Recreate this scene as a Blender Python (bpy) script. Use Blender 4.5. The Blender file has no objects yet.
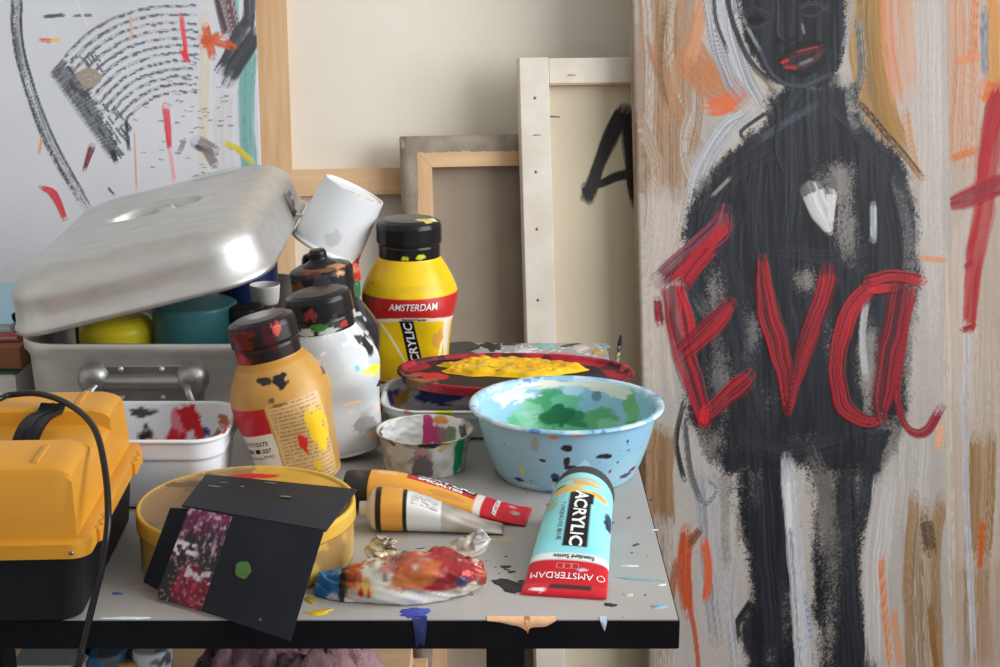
import bpy, math, random
import numpy as np
from mathutils import Matrix, Vector, Euler

# ------------------------------------------------------------------ camera, world, window light, exposure
SC = bpy.context.scene
COL = SC.collection
F, PITCH, CAMZ = 1530.0, math.radians(14.4), 1.238      # focal length (px of a 1000 px wide frame), pitch, height
cam = bpy.data.cameras.new('camera'); camo = bpy.data.objects.new('camera', cam); COL.objects.link(camo)
cam.sensor_width = 36.0; cam.lens = F * 36.0 / 1000.0; cam.clip_start = 0.02
camo.location = (0, 0, CAMZ); camo.rotation_euler = (math.pi / 2 - PITCH, 0, 0)
SC.camera = camo
SC.view_settings.view_transform = 'Standard'; SC.view_settings.look = 'None'
SC.view_settings.gamma = 1.0; SC.view_settings.use_curve_mapping = False
SC.view_settings.exposure = -0.14

W = bpy.data.worlds.new('world'); SC.world = W; W.use_nodes = True
W.node_tree.nodes['Background'].inputs[0].default_value = (0.86, 0.93, 1.0, 1)
W.node_tree.nodes['Background'].inputs[1].default_value = 0.50

YAW = math.radians(8.0)                                   # the room stands turned by this against the table
E1 = Vector((math.cos(YAW), math.sin(YAW), 0)); E2 = Vector((-math.sin(YAW), math.cos(YAW), 0)); UP = Vector((0, 0, 1))
ROOM = Matrix((( E1.x, E2.x, 0, 0), (E1.y, E2.y, 0, 0), (0, 0, 1, 0), (0, 0, 0, 1)))
WIN = (-0.95, 1.45, 0.95, 2.35)                            # window in the right wall: along, along, sill, head
XR, XL, YB, YF, ZC = 1.75, -1.75, 2.40, -2.3, 2.65
la = bpy.data.lights.new('window_daylight', 'AREA'); la.shape = 'RECTANGLE'
la.size = WIN[1] - WIN[0] - .1; la.size_y = WIN[3] - WIN[2] - .1; la.energy = 76.0; la.color = (0.97, 0.98, 1.0)
lo = bpy.data.objects.new('window_daylight', la); COL.objects.link(lo)
lo.matrix_world = ROOM @ Matrix.Translation((XR - .02, (WIN[0] + WIN[1]) / 2, (WIN[2] + WIN[3]) / 2)) @ Euler((math.pi / 2, 0, math.pi / 2)).to_matrix().to_4x4()

ZT = 0.75                                                 # table top height
rnd = random.Random(4)

# ------------------------------------------------------------------ helpers
def ray(px, py):
    a = (px - 500) / F; b = (333.5 - py) / F
    return Vector((a, math.cos(PITCH) + b * math.sin(PITCH), -math.sin(PITCH) + b * math.cos(PITCH)))
def G(px, py, z=ZT):                                      # a photograph point on a level plane
    d = ray(px, py); t = (z - CAMZ) / d.z
    return Vector((d.x * t, d.y * t, z))
def AT(px, py, y):                                        # a photograph point at a given distance
    d = ray(px, py); t = y / d.y
    return Vector((d.x * t, y, CAMZ + d.z * t))

def lin(c):
    c = np.asarray(c, float) / 255.0
    return np.where(c <= .04045, c / 12.92, ((c + .055) / 1.055) ** 2.4)
GAIN = 1.25
def C(r, g, b, k=None):
    return np.minimum(lin((r, g, b)) * (GAIN if k is None else k), .92)

def hash3(ix, iy, iz, seed):
    h = (ix.astype(np.int64) * 374761393 + iy.astype(np.int64) * 668265263 + iz.astype(np.int64) * 1274126177 + seed * 974634777) & 0xffffffff
    h = ((h ^ (h >> 13)) * 1103515245) & 0xffffffff
    h = ((h ^ (h >> 16)) * 668265263) & 0xffffffff
    return ((h ^ (h >> 15)) & 0xffff) / 65535.0
def n3(x, y, z, seed=0):                                  # value noise 0..1
    x, y, z = np.broadcast_arrays(np.asarray(x, float), np.asarray(y, float), np.asarray(z, float))
    ix, iy, iz = np.floor(x), np.floor(y), np.floor(z)
    fx, fy, fz = x - ix, y - iy, z - iz
    fx = fx * fx * (3 - 2 * fx); fy = fy * fy * (3 - 2 * fy); fz = fz * fz * (3 - 2 * fz)
    ix = ix.astype(np.int64); iy = iy.astype(np.int64); iz = iz.astype(np.int64)
    r = 0
    for a in (0, 1):
        for b in (0, 1):
            for c in (0, 1):
                w = (fx if a else 1 - fx) * (fy if b else 1 - fy) * (fz if c else 1 - fz)
                r = r + w * hash3(ix + a, iy + b, iz + c, seed)
    return r
def n2(x, y, seed=0):
    x, y = np.broadcast_arrays(np.asarray(x, float), np.asarray(y, float))
    ix, iy = np.floor(x), np.floor(y)
    fx, fy = x - ix, y - iy
    fx = fx * fx * (3 - 2 * fx); fy = fy * fy * (3 - 2 * fy)
    ix = ix.astype(np.int64); iy = iy.astype(np.int64); iz = np.zeros_like(ix)
    r = 0
    for a in (0, 1):
        for b in (0, 1):
            r = r + (fx if a else 1 - fx) * (fy if b else 1 - fy) * hash3(ix + a, iy + b, iz, seed)
    return r
def sst(a, b, x):
    t = np.clip((x - a) / (b - a), 0, 1); return t * t * (3 - 2 * t)

def pmat(name, col, rough=.5, metal=0.0, var=0.0, scale=20.0, bump=0.0, bscale=200.0, attr=False, coat=0.0, trans=0.0,
         alpha=1.0, stretch=None, col2=None, ior=1.45, spec=None):
    m = bpy.data.materials.new(name); m.use_nodes = True
    nt = m.node_tree; b = nt.nodes['Principled BSDF']
    b.inputs['Roughness'].default_value = rough; b.inputs['Metallic'].default_value = metal
    b.inputs['Coat Weight'].default_value = coat; b.inputs['Coat Roughness'].default_value = .12
    b.inputs['Transmission Weight'].default_value = trans; b.inputs['IOR'].default_value = ior
    if spec is not None: b.inputs['Specular IOR Level'].default_value = spec
    b.inputs['Alpha'].default_value = alpha
    tc = nt.nodes.new('ShaderNodeTexCoord'); mp = nt.nodes.new('ShaderNodeMapping')
    nt.links.new(tc.outputs['Object'], mp.inputs[0])
    if stretch: mp.inputs['Scale'].default_value = stretch
    src = None
    if attr:
        at = nt.nodes.new('ShaderNodeAttribute'); at.attribute_name = 'Col'; src = at.outputs['Color']
    if var > 0 or col2 is not None:
        no = nt.nodes.new('ShaderNodeTexNoise'); no.inputs['Scale'].default_value = scale; no.inputs['Detail'].default_value = 6
        nt.links.new(mp.outputs[0], no.inputs['Vector'])
        mx = nt.nodes.new('ShaderNodeMix'); mx.data_type = 'RGBA'
        rmp = nt.nodes.new('ShaderNodeMapRange'); rmp.inputs[1].default_value = .3; rmp.inputs[2].default_value = .7
        nt.links.new(no.outputs[0], rmp.inputs[0]); nt.links.new(rmp.outputs[0], mx.inputs[0])
        c2 = col2 if col2 is not None else np.asarray(col) * (1 - var)
        if src is not None:
            mx.blend_type = 'MULTIPLY'; nt.links.new(src, mx.inputs[6]); mx.inputs[7].default_value = (1 - var, 1 - var, 1 - var, 1)
        else:
            mx.inputs[6].default_value = (*col, 1); mx.inputs[7].default_value = (*c2, 1)
        src = mx.outputs[2]
    if src is not None: nt.links.new(src, b.inputs['Base Color'])
    else: b.inputs['Base Color'].default_value = (*col, 1)
    if bump > 0:
        bn = nt.nodes.new('ShaderNodeTexNoise'); bn.inputs['Scale'].default_value = bscale; bn.inputs['Detail'].default_value = 3
        nt.links.new(mp.outputs[0], bn.inputs['Vector'])
        bp = nt.nodes.new('ShaderNodeBump'); bp.inputs['Strength'].default_value = bump; bp.inputs['Distance'].default_value = .002
        nt.links.new(bn.outputs[0], bp.inputs['Height']); nt.links.new(bp.outputs[0], b.inputs['Normal'])
    return m

def link(o, parent=None):
    COL.objects.link(o)
    if parent is not None: o.parent = parent
    return o
def tag(o, label=None, cat=None, group=None, kind=None):
    if label: o['label'] = label
    if cat: o['category'] = cat
    if group: o['group'] = group
    if kind: o['kind'] = kind
    return o
def thing(name, label, cat, loc=(0, 0, 0), rot=(0, 0, 0), group=None, mw=None):
    o = bpy.data.objects.new(name, None); o.empty_display_size = .02; COL.objects.link(o)
    if mw is not None: o.matrix_world = mw
    else: o.location = loc; o.rotation_euler = rot
    return tag(o, label, cat, group)

def mesh(name, V, Fc, mat, parent=None, col=None, smooth=True, label=None):
    me = bpy.data.meshes.new(name)
    if isinstance(Fc, np.ndarray):
        V = np.asarray(V, np.float32); n = len(Fc)
        me.vertices.add(len(V)); me.vertices.foreach_set('co', V.ravel())
        me.loops.add(n * 4); me.loops.foreach_set('vertex_index', Fc.astype(np.int32).ravel())
        me.polygons.add(n); me.polygons.foreach_set('loop_start', (np.arange(n) * 4).astype(np.int32))
        me.update(calc_edges=True)
    else:
        me.from_pydata([tuple(map(float, v)) for v in V], [], [tuple(map(int, f)) for f in Fc]); me.update()
    if smooth: me.polygons.foreach_set('use_smooth', np.ones(len(me.polygons), bool))
    if col is not None:
        a = me.color_attributes.new('Col', 'FLOAT_COLOR', 'POINT')
        c4 = np.ones((len(V), 4), np.float32); c4[:, :3] = col; a.data.foreach_set('color', c4.ravel())
    if mat is not None: me.materials.append(mat)
    o = bpy.data.objects.new(name, me)
    if label: o['label'] = label
    return link(o, parent)

def sharp(o, ang=35):
    me = o.data
    me.set_sharp_from_angle(angle=math.radians(ang)); return o

def grid_faces(m, n, wrap):                               # m rings of n points
    i = np.arange(m - 1)[:, None]; j = np.arange(n if wrap else n - 1)[None, :]
    j2 = (j + 1) % n
    return np.stack([i * n + j, i * n + j2, (i + 1) * n + j2, (i + 1) * n + j], -1).reshape(-1, 4)
def loft(rings, cap0=False, cap1=False):                  # rings (m,n,3); caps shrink to the centre
    R = np.asarray(rings, float)
    if cap0:
        c = R[0].mean(0); R = np.concatenate([(c + (R[0] - c) * .002)[None], (c + (R[0] - c) * .97)[None], R])
    if cap1:
        c = R[-1].mean(0); R = np.concatenate([R, (c + (R[-1] - c) * .97)[None], (c + (R[-1] - c) * .002)[None]])
    m, n, _ = R.shape
    return R.reshape(-1, 3), grid_faces(m, n, True)
def rrect(hx, hy, r, n=10):                               # rounded rectangle, counter-clockwise
    r = min(r, hx - 1e-5, hy - 1e-5); out = []
    for cx, cy, a0 in ((hx - r, hy - r, 0), (-hx + r, hy - r, 90), (-hx + r, -hy + r, 180), (hx - r, -hy + r, 270)):
        for k in range(n + 1):
            a = math.radians(a0 + 90 * k / n); out.append((cx + r * math.cos(a), cy + r * math.sin(a)))
    P = np.array(out); Q = []
    for i in range(len(P)):                               # fill the straight runs
        a, b = P[i], P[(i + 1) % len(P)]; L = np.linalg.norm(b - a); k = max(1, int(L / max(.004, 2.2 * r * 1.57 / n)))
        for t in range(k): Q.append(a + (b - a) * t / k)
    return np.array(Q)
def ring(P2, z): return np.column_stack([P2, np.full(len(P2), z)])
def circ(r, n, ph=0.0):
    a = np.arange(n) * 2 * math.pi / n + ph; return np.column_stack([r * np.cos(a), r * np.sin(a)])
def resample(prof, step):                                 # polyline profile -> dense
    prof = np.asarray(prof, float); out = [prof[0]]
    for a, b in zip(prof[:-1], prof[1:]):
        k = max(1, int(math.ceil(np.linalg.norm(b - a) / step)))
        for t in range(1, k + 1): out.append(a + (b - a) * t / k)
    return np.array(out)
def smoothprof(prof, it=2):                               # chaikin
    P = np.asarray(prof, float)
    for _ in range(it):
        Q = [P[0]]
        for a, b in zip(P[:-1], P[1:]): Q += [a * .75 + b * .25, a * .25 + b * .75]
        Q.append(P[-1]); P = np.array(Q)
    return P
def lathe(prof, n=48):                                    # profile of (r,z)
    R = [np.column_stack([circ(max(r, 1e-5), n), np.full(n, z)]) for r, z in prof]
    R = np.array(R); return R.reshape(-1, 3), grid_faces(len(prof), n, True)
def boxm(x0, x1, y0, y1, z0, z1, b=0.0):                  # box, edges bevelled by b
    if b <= 0:
        V = [(x, y, z) for z in (z0, z1) for x, y in ((x0, y0), (x1, y0), (x1, y1), (x0, y1))]
        return V, [(3, 2, 1, 0), (4, 5, 6, 7), (0, 1, 5, 4), (1, 2, 6, 5), (2, 3, 7, 6), (3, 0, 4, 7)]
    cx, cy = (x0 + x1) / 2, (y0 + y1) / 2; hx, hy = (x1 - x0) / 2, (y1 - y0) / 2
    def rr(d, z):
        P = rrect(hx - d, hy - d, max(b - d * .6, b * .3), 3); return np.column_stack([P[:, 0] + cx, P[:, 1] + cy, np.full(len(P), z)])
    def rr16(d, z):
        h1, h2, q = hx - d, hy - d, b * .5
        P = np.array([(h1, -h2 + q), (h1, h2 - q), (h1 - q, h2), (-h1 + q, h2), (-h1, h2 - q), (-h1, -h2 + q), (-h1 + q, -h2), (h1 - q, -h2)])
        return np.column_stack([P[:, 0] + cx, P[:, 1] + cy, np.full(8, z)])
    R = [rr16(b * .5, z0), rr16(0, z0 + b * .5), rr16(0, z1 - b * .5), rr16(b * .5, z1)]
    V = np.concatenate(R); Fc = [tuple(f) for f in grid_faces(4, 8, True)] + [tuple(range(7, -1, -1)), tuple(range(24, 32))]
    return V, Fc
def catmull(P, k=12):
    P = np.asarray(P, float); Q = np.vstack([2 * P[0] - P[1], P, 2 * P[-1] - P[-2]]); out = []
    for i in range(1, len(Q) - 2):
        for t in np.linspace(0, 1, k, endpoint=False):
            a, b, c, d = Q[i - 1], Q[i], Q[i + 1], Q[i + 2]
            out.append(.5 * (2 * b + (c - a) * t + (2 * a - 5 * b + 4 * c - d) * t * t + (3 * b - a - 3 * c + d) * t ** 3))
    out.append(P[-1]); return np.array(out)
def tube(P, r, n=10, k=10, flat=None):
    P = catmull(P, k) if k else np.asarray(P, float); m = len(P)
    T = np.gradient(P, axis=0); T /= np.linalg.norm(T, axis=1)[:, None]
    ref = np.array([0, 0, 1.0]) if abs(T[0][2]) < .9 else np.array([1.0, 0, 0]); R = []
    N = np.cross(T[0], ref); N /= np.linalg.norm(N)
    rr = np.broadcast_to(np.asarray(r, float), (m,)) if np.ndim(r) == 0 or len(r) == m else np.interp(np.linspace(0, 1, m), np.linspace(0, 1, len(r)), r)
    for i in range(m):
        N = N - T[i] * np.dot(N, T[i]); N /= np.linalg.norm(N); B = np.cross(T[i], N)
        a = np.arange(n) * 2 * math.pi / n
        R.append(P[i] + rr[i] * (np.cos(a)[:, None] * N + np.sin(a)[:, None] * B))
    return loft(R, True, True)
def text2d(s, size, bold=0.0, align='CENTER'):            # flat lettering: verts (n,2), faces
    cu = bpy.data.curves.new('lettering', 'FONT'); cu.body = s; cu.size = size; cu.align_x = align; cu.align_y = 'CENTER'
    cu.offset = bold; cu.resolution_u = 3
    o = bpy.data.objects.new('lettering', cu); COL.objects.link(o)
    me = o.evaluated_get(bpy.context.evaluated_depsgraph_get()).to_mesh()
    V = np.array([v.co[:2] for v in me.vertices]); Fc = [tuple(p.vertices) for p in me.polygons]
    o.to_mesh_clear(); bpy.data.objects.remove(o); bpy.data.curves.remove(cu)
    return V, Fc
def text_on(name, s, size, fn, mat, parent, bold=0.0, sx=1.0, rot=0.0, label=None):
    V, Fc = text2d(s, size, bold)
    V = V * np.array([sx, 1.0])
    c, q = math.cos(rot), math.sin(rot)
    X = V[:, 0] * c - V[:, 1] * q; Y = V[:, 0] * q + V[:, 1] * c
    return mesh(name, fn(X, Y), Fc, mat, parent, smooth=False, label=label)

class Splat:                                              # wet or dry marks on a modelled surface, by position
    def __init__(s, P, base, seed=1):
        s.P = np.asarray(P, float); s.c = np.tile(np.asarray(base, float), (len(s.P), 1)) if np.ndim(base) == 1 else np.array(base, float); s.seed = seed
    def blob(s, c, r, col, wob=.5, freq=None, op=1.0, soft=.15):
        r = np.asarray(r, float) * np.ones(3); d = (s.P - np.asarray(c, float)) / r; s.seed += 1
        f = (freq or 1.6)
        n = n3(*(d * f).T, s.seed) * .65 + n3(*(d * f * 3).T, s.seed + 50) * .35
        e = np.linalg.norm(d, axis=1) + (n - .5) * 2 * wob
        w = (1 - sst(1 - soft, 1 + soft, e)) * op
        s.c = s.c * (1 - w[:, None]) + np.asarray(col) * w[:, None]; return s
    def noise(s, col, freq, lo, hi, op=1.0, st=(1, 1, 1), mask=None):
        s.seed += 1; Q = s.P * freq * np.asarray(st)
        n = n3(*Q.T, s.seed) * .6 + n3(*(Q * 2.3).T, s.seed + 9) * .4
        w = sst(lo, hi, n) * op
        if mask is not None: w = w * mask
        s.c = s.c * (1 - w[:, None]) + np.asarray(col) * w[:, None]; return s
    def mask(s, w, col, op=1.0):
        w = np.asarray(w, float) * op; s.c = s.c * (1 - w[:, None]) + np.asarray(col) * w[:, None]; return s

# ------------------------------------------------------------------ shared materials
M = {}
M['plaster'] = pmat('plaster', C(205, 203, 198), .85, var=.06, scale=3, bump=.15, bscale=60)
M['concrete'] = pmat('floor_concrete', C(120, 116, 112), .75, var=.25, scale=5, bump=.1, bscale=40)
M['paint'] = pmat('painted_canvas', (1, 1, 1), .5, attr=True, bump=.25, bscale=900)
M['oil'] = pmat('oil_paint', (1, 1, 1), .40, attr=True, bump=.2, bscale=900, spec=.22)
M['pine'] = pmat('pine_wood', C(212, 178, 140), .6, col2=C(194, 156, 114), scale=6, stretch=(14, 14, 1.2), bump=.1, bscale=90)
M['pine_x'] = pmat('pine_wood_across', C(212, 178, 140), .6, col2=C(196, 160, 120), scale=6, stretch=(1.2, 14, 14), bump=.1, bscale=90)
M['raw_canvas'] = pmat('raw_canvas', C(216, 210, 199), .9, col2=C(206, 199, 185), scale=4, bump=.2, bscale=700)
M['linen'] = pmat('brown_linen', C(158, 146, 130), .9, col2=C(140, 127, 112), scale=9, bump=.45, bscale=900)
M['linen_edge'] = pmat('linen_turnover', C(158, 146, 132), .9, col2=C(128, 116, 104), scale=30, bump=.6, bscale=500)
M['white_wood'] = pmat('white_painted_wood', C(214, 208, 198), .6, col2=C(196, 186, 172), scale=14, bump=.2, bscale=90)
M['cream'] = pmat('cream_canvas', C(196, 184, 162), .85, col2=C(184, 172, 152), scale=5, bump=.2, bscale=700)
M['black'] = pmat('black_plastic', C(18, 18, 20), .45, var=.2, scale=30, spec=.25)
M['blackwood'] = pmat('black_painted_edge', C(13, 13, 16), .6, col2=C(20, 20, 24), scale=25, spec=.12)
M['steel'] = pmat('dark_steel', C(120, 120, 122), .35, metal=1.0)
M['alu'] = pmat('brushed_aluminium', (.77, .765, .75), .48, metal=1.0, col2=(.67, .665, .65), scale=14, stretch=(2, 6, 6), bump=.06, bscale=400)
M['alu_dark'] = pmat('worn_aluminium', (.46, .46, .455), .38, metal=1.0, col2=(.36, .36, .355), scale=25)
M['vp'] = pmat('painted_plastic', (1, 1, 1), .33, attr=True, spec=.42)
M['vg'] = pmat('glossy_painted_plastic', (1, 1, 1), .24, attr=True, spec=.36)
M['vm'] = pmat('matt_painted_surface', (1, 1, 1), .6, attr=True)
M['white_ink'] = pmat('white_ink', C(232, 230, 224), .45)
M['black_ink'] = pmat('black_ink', C(24, 23, 25), .45)
M['dark_ink'] = pmat('grey_ink', C(92, 86, 80), .5)
M['red_ink'] = pmat('red_ink', C(196, 36, 44), .45)
M['white_pl'] = pmat('white_plastic', C(214, 216, 218), .35, var=.06, scale=30)

# ------------------------------------------------------------------ the room
def rbox(name, x0, x1, y0, y1, z0, z1, mat, parent=None, kind='structure', b=0.0):
    V, Fc = boxm(x0, x1, y0, y1, z0, z1, b); o = mesh(name, V, Fc, mat, parent, smooth=False)
    if parent is None: o.matrix_world = ROOM.copy(); o['kind'] = kind
    return o
rbox('floor', XL - .1, XR + .1, YF, YB + .1, -.1, 0, M['concrete'])
rbox('ceiling', XL - .1, XR + .1, YF, YB + .1, ZC, ZC + .1, M['plaster'])
rbox('wall_back', XL - .1, XR + .1, YB, YB + .1, 0, ZC, M['plaster'])
rbox('wall_left', XL - .1, XL, YF, YB, 0, ZC, M['plaster'])
V, Fc = [], []
for a in ((YF, WIN[0], 0, ZC), (WIN[1], YB, 0, ZC), (WIN[0], WIN[1], 0, WIN[2]), (WIN[0], WIN[1], WIN[3], ZC)):
    v, f = boxm(XR, XR + .1, *a); Fc += [tuple(i + len(V) for i in q) for q in f]; V += v
o = mesh('wall_right', V, Fc, M['plaster'], smooth=False); o.matrix_world = ROOM.copy(); o['kind'] = 'structure'
wf = bpy.data.objects.new('window_1', None); COL.objects.link(wf); wf.matrix_world = ROOM.copy(); wf['kind'] = 'structure'
M['glass'] = pmat('window_glass', (.95, .97, .97), .02, trans=1.0)
ym, zm = (WIN[0] + WIN[1]) / 2, (WIN[2] + WIN[3]) / 2
for a in ((WIN[0], WIN[0] + .05, WIN[2], WIN[3]), (WIN[1] - .05, WIN[1], WIN[2], WIN[3]), (WIN[0] + .05, WIN[1] - .05, WIN[2], WIN[2] + .05),
          (WIN[0] + .05, WIN[1] - .05, WIN[3] - .05, WIN[3]), (ym - .025, ym + .025, WIN[2] + .05, WIN[3] - .05)):
    V, Fc = boxm(XR + .02, XR + .08, *a); mesh('window_frame', V, Fc, M['white_wood'], wf, smooth=False)
for a in ((WIN[0] + .05, ym - .025), (ym + .025, WIN[1] - .05)):
    V, Fc = boxm(XR + .045, XR + .052, a[0], a[1], WIN[2] + .05, WIN[3] - .05); mesh('window_pane', V, Fc, M['glass'], wf, smooth=False)

# ------------------------------------------------------------------ canvases leaning on the wall
LEAN = math.radians(12.0)
class Canvas:
    def __init__(s, D, thick, lean=LEAN):
        s.t = thick
        s.u = E1.copy(); s.v = UP * math.cos(lean) + E2 * math.sin(lean); s.w = E2 * math.cos(lean) - UP * math.sin(lean)
        s.o = Vector((0, D - ZT * math.tan(lean), 0)) + s.v * (thick * math.sin(lean) / math.cos(lean))
    def uv(s, px, py):
        d = ray(px, py); c = Vector((0, 0, CAMZ)); k = (s.o - c).dot(s.w) / d.dot(s.w); p = c + d * k - s.o
        return p.dot(s.u), p.dot(s.v)
    def mw(s, u0):
        p = s.o + s.u * u0
        return Matrix(((s.u.x, s.w.x, s.v.x, p.x), (s.u.y, s.w.y, s.v.y, p.y), (s.u.z, s.w.z, s.v.z, p.z), (0, 0, 0, 1)))
    def scale(s, px, py):                                 # metres per photograph pixel there
        a = s.uv(px, py); b = s.uv(px + 10, py); return (b[0] - a[0]) / 10

class Paint:                                              # brushwork laid on a fine grid: colour and relief per vertex
    def __init__(s, cv, us, vs, base, seed=1):
        s.cv = cv; s.us = np.asarray(us); s.vs = np.asarray(vs); s.U, s.V = np.meshgrid(s.us, s.vs)
        s.c = np.tile(np.asarray(base, float), s.U.shape + (1,)); s.h = np.zeros(s.U.shape); s.seed = seed
        r = np.random.RandomState(seed)
        s.grain = .6 * r.rand(*s.U.shape) + .4 * n2(s.U * 380, s.V * 380, seed + 3)
    def stroke(s, pts, w, col, col2=None, op=1.0, dry=0.0, bris=9, h=.0006, soft=.25, tip=.12, streak=.7, px=True, mix=None):
        s.seed += 1
        pts = np.array(pts, float)
        sc = s.cv.scale(*pts[len(pts) // 2]) if px else 1.0
        if px: pts = np.array([s.cv.uv(*p) for p in pts])
        P = catmull(pts, 6) if len(pts) > 2 else np.linspace(pts[0], pts[1], 5)
        ws = np.interp(np.linspace(0, 1, len(P)), np.linspace(0, 1, len(w)), w) if np.ndim(w) else np.full(len(P), w)
        ws = ws * sc / 2; mxw = ws.max() * 1.2
        i0, i1 = np.searchsorted(s.vs, [P[:, 1].min() - mxw, P[:, 1].max() + mxw])
        j0, j1 = np.searchsorted(s.us, [P[:, 0].min() - mxw, P[:, 0].max() + mxw])
        if i1 <= i0 or j1 <= j0: return s
        U = s.U[i0:i1, j0:j1]; V = s.V[i0:i1, j0:j1]
        wa = min(.13 * mxw, .0020)
        U, V = U + wa * 2 * (n2(U * 38, V * 38, s.seed + 5) - .5), V + wa * 2 * (n2(U * 38 + 9, V * 38, s.seed + 6) - .5)
        best = np.full(U.shape, 1e9); off = np.zeros(U.shape); al = np.zeros(U.shape); ww = np.full(U.shape, 1e-6)
        seg = np.linalg.norm(np.diff(P, axis=0), axis=1); cum = np.concatenate([[0], np.cumsum(seg)]); L = cum[-1]
        for k in range(len(P) - 1):
            a, b = P[k], P[k + 1]; d = b - a; l2 = max(d @ d, 1e-12); l = math.sqrt(l2)
            t = ((U - a[0]) * d[0] + (V - a[1]) * d[1]) / l2; tc = np.clip(t, 0, 1)
            dx = U - a[0] - tc * d[0]; dy = V - a[1] - tc * d[1]; dd = dx * dx + dy * dy
            m = dd < best
            best = np.where(m, dd, best)
            off = np.where(m, ((U - a[0]) * -d[1] + (V - a[1]) * d[0]) / l, off)
            al = np.where(m, cum[k] + tc * l, al); ww = np.where(m, ws[k] + (ws[k + 1] - ws[k]) * tc, ww)
        dist = np.sqrt(best) / ww; so = off / ww; tt = al / max(L, 1e-6)
        br = n2(so * bris + 31.7, al * 22 + s.seed, s.seed) * .6 + n2(so * bris * 2.7, al * 34, s.seed + 77) * .4
        edge = 1 - sst(1 - soft, 1.0 + soft * .3, dist + (br - .5) * .35)
        ends = sst(0, tip, tt + (br - .5) * tip * 1.5) * (1 - sst(1 - tip, 1.0, tt + (br - .5) * tip * 2.0)) if tip > 0 else 1
        ends = np.clip(ends * 1.6 + (.0 if tip > .25 else .25), 0, 1)
        cover = edge * ends
        if dry > 0:
            q = .55 * s.grain[i0:i1, j0:j1] + .45 * br
            cover = cover * sst(dry - .15, dry + .15, q + .25 * cover * (1 - dry) - .05 + .15 * (1 - tt) * dry)
        a = np.clip(cover * op * (.78 + .3 * n2(so * 3, al * 18, s.seed + 40)), 0, 1)[..., None]
        cc = np.asarray(col, float)
        if col2 is not None:
            k = sst(.5 - .5 * streak + .12, .5 + .5 * streak - .12, n2(so * bris * 1.4 + 5, al * 6, s.seed + 13))[..., None]
            cc = cc * (1 - k) + np.asarray(col2, float) * k
        else: cc = cc * (.86 + .28 * br)[..., None]
        s.c[i0:i1, j0:j1] = s.c[i0:i1, j0:j1] * (1 - a) + cc * a
        s.h[i0:i1, j0:j1] = s.h[i0:i1, j0:j1] * (1 - .5 * a[..., 0]) + a[..., 0] * h * .55 * (.25 + br + .5 * np.clip(dist, 0, 1) ** 3)
        return s
    def mass(s, poly, col, col2, dens=.95, edge=9.0, lights=(), low=.35, streak=(240, 16), h=.0004):
        # a scrubbed-in area of colour: thins out to the weave at its edge and in the light places
        s.seed += 1; sc = s.cv.scale(*poly[0]); Q = np.array([s.cv.uv(*q) for q in poly]); e = edge * sc; m_ = e * 2.5
        i0, i1 = np.searchsorted(s.vs, [Q[:, 1].min() - m_, Q[:, 1].max() + m_]); j0, j1 = np.searchsorted(s.us, [Q[:, 0].min() - m_, Q[:, 0].max() + m_])
        U = s.U[i0:i1, j0:j1]; V = s.V[i0:i1, j0:j1]; ins = np.zeros(U.shape, bool); dd = np.full(U.shape, 1e9)
        for a, b in zip(Q, np.roll(Q, -1, 0)):
            c = ((a[1] > V) != (b[1] > V)); x = (b[0] - a[0]) * (V - a[1]) / (b[1] - a[1] + 1e-12) + a[0]; ins ^= c & (U < x)
            d = b - a; t = np.clip(((U - a[0]) * d[0] + (V - a[1]) * d[1]) / max(d @ d, 1e-12), 0, 1); dd = np.minimum(dd, (U - a[0] - t * d[0]) ** 2 + (V - a[1] - t * d[1]) ** 2)
        sd = np.where(ins, 1, -1) * np.sqrt(dd); nz = n2(U * 45, V * 25, s.seed) * .6 + n2(U * 140, V * 70, s.seed + 3) * .4; lo = n2(U * 22, V * 9, s.seed + 9)
        D = dens * sst(-e, e, sd + e * 1.6 * (nz - .5)) + low * (lo - .55)
        for x, y, rx, ry, am in lights:
            a = s.cv.uv(x, y); q = ((U - a[0]) / (rx * sc)) ** 2 + ((V - a[1]) / (ry * sc)) ** 2; D = D - am * np.exp(-q) * (.5 + nz)
        g = .16 + .68 * s.grain[i0:i1, j0:j1]; cov = sst(g - .24, g + .24, D) * (sd > -1.8 * e)
        k = sst(.35, .75, n2(U * streak[0], V * streak[1], s.seed + 21) * .6 + n2(U * streak[0] * .3, V * streak[1] * .7, s.seed + 22) * .4)[..., None]
        cc = np.asarray(col) * (1 - k) + np.asarray(col2) * k; a = cov[..., None]
        s.c[i0:i1, j0:j1] = s.c[i0:i1, j0:j1] * (1 - a) + cc * a
        s.h[i0:i1, j0:j1] += cov * h * (.4 + .6 * k[..., 0]); return s
    def build(s, name, mat, parent, u0, thick):
        m, n = s.U.shape
        X = s.U - u0; V = np.stack([X, -s.h, s.V], -1).reshape(-1, 3); Fc = grid_faces(m, n, False)
        # turn the edges back round the stretcher
        per = np.concatenate([np.arange(n), n - 1 + n * np.arange(1, m), (m - 1) * n + np.arange(n - 2, -1, -1), n * np.arange(m - 2, 0, -1)])
        B = V[per].copy(); B[:, 1] = thick; k = len(per); j = np.arange(k); j2 = (j + 1) % k; base = len(V)
        Fs = np.stack([per[j2], per[j], base + j, base + j2], -1)
        c = s.c.reshape(-1, 3); cb = np.clip(c[per] * .35 + C(205, 198, 188) * .65, 0, 1)
        return mesh(name, np.concatenate([V, B]), np.concatenate([Fc, Fs]), mat, parent, col=np.concatenate([c, cb]))
def axis(lo, f0, f1, hi, fine, coarse):
    return np.unique(np.concatenate([np.linspace(lo, f0, max(2, int((f0 - lo) / coarse) + 1)), np.linspace(f0, f1, int((f1 - f0) / fine)),
                                     np.linspace(f1, hi, max(2, int((hi - f1) / coarse) + 1))]))
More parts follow.
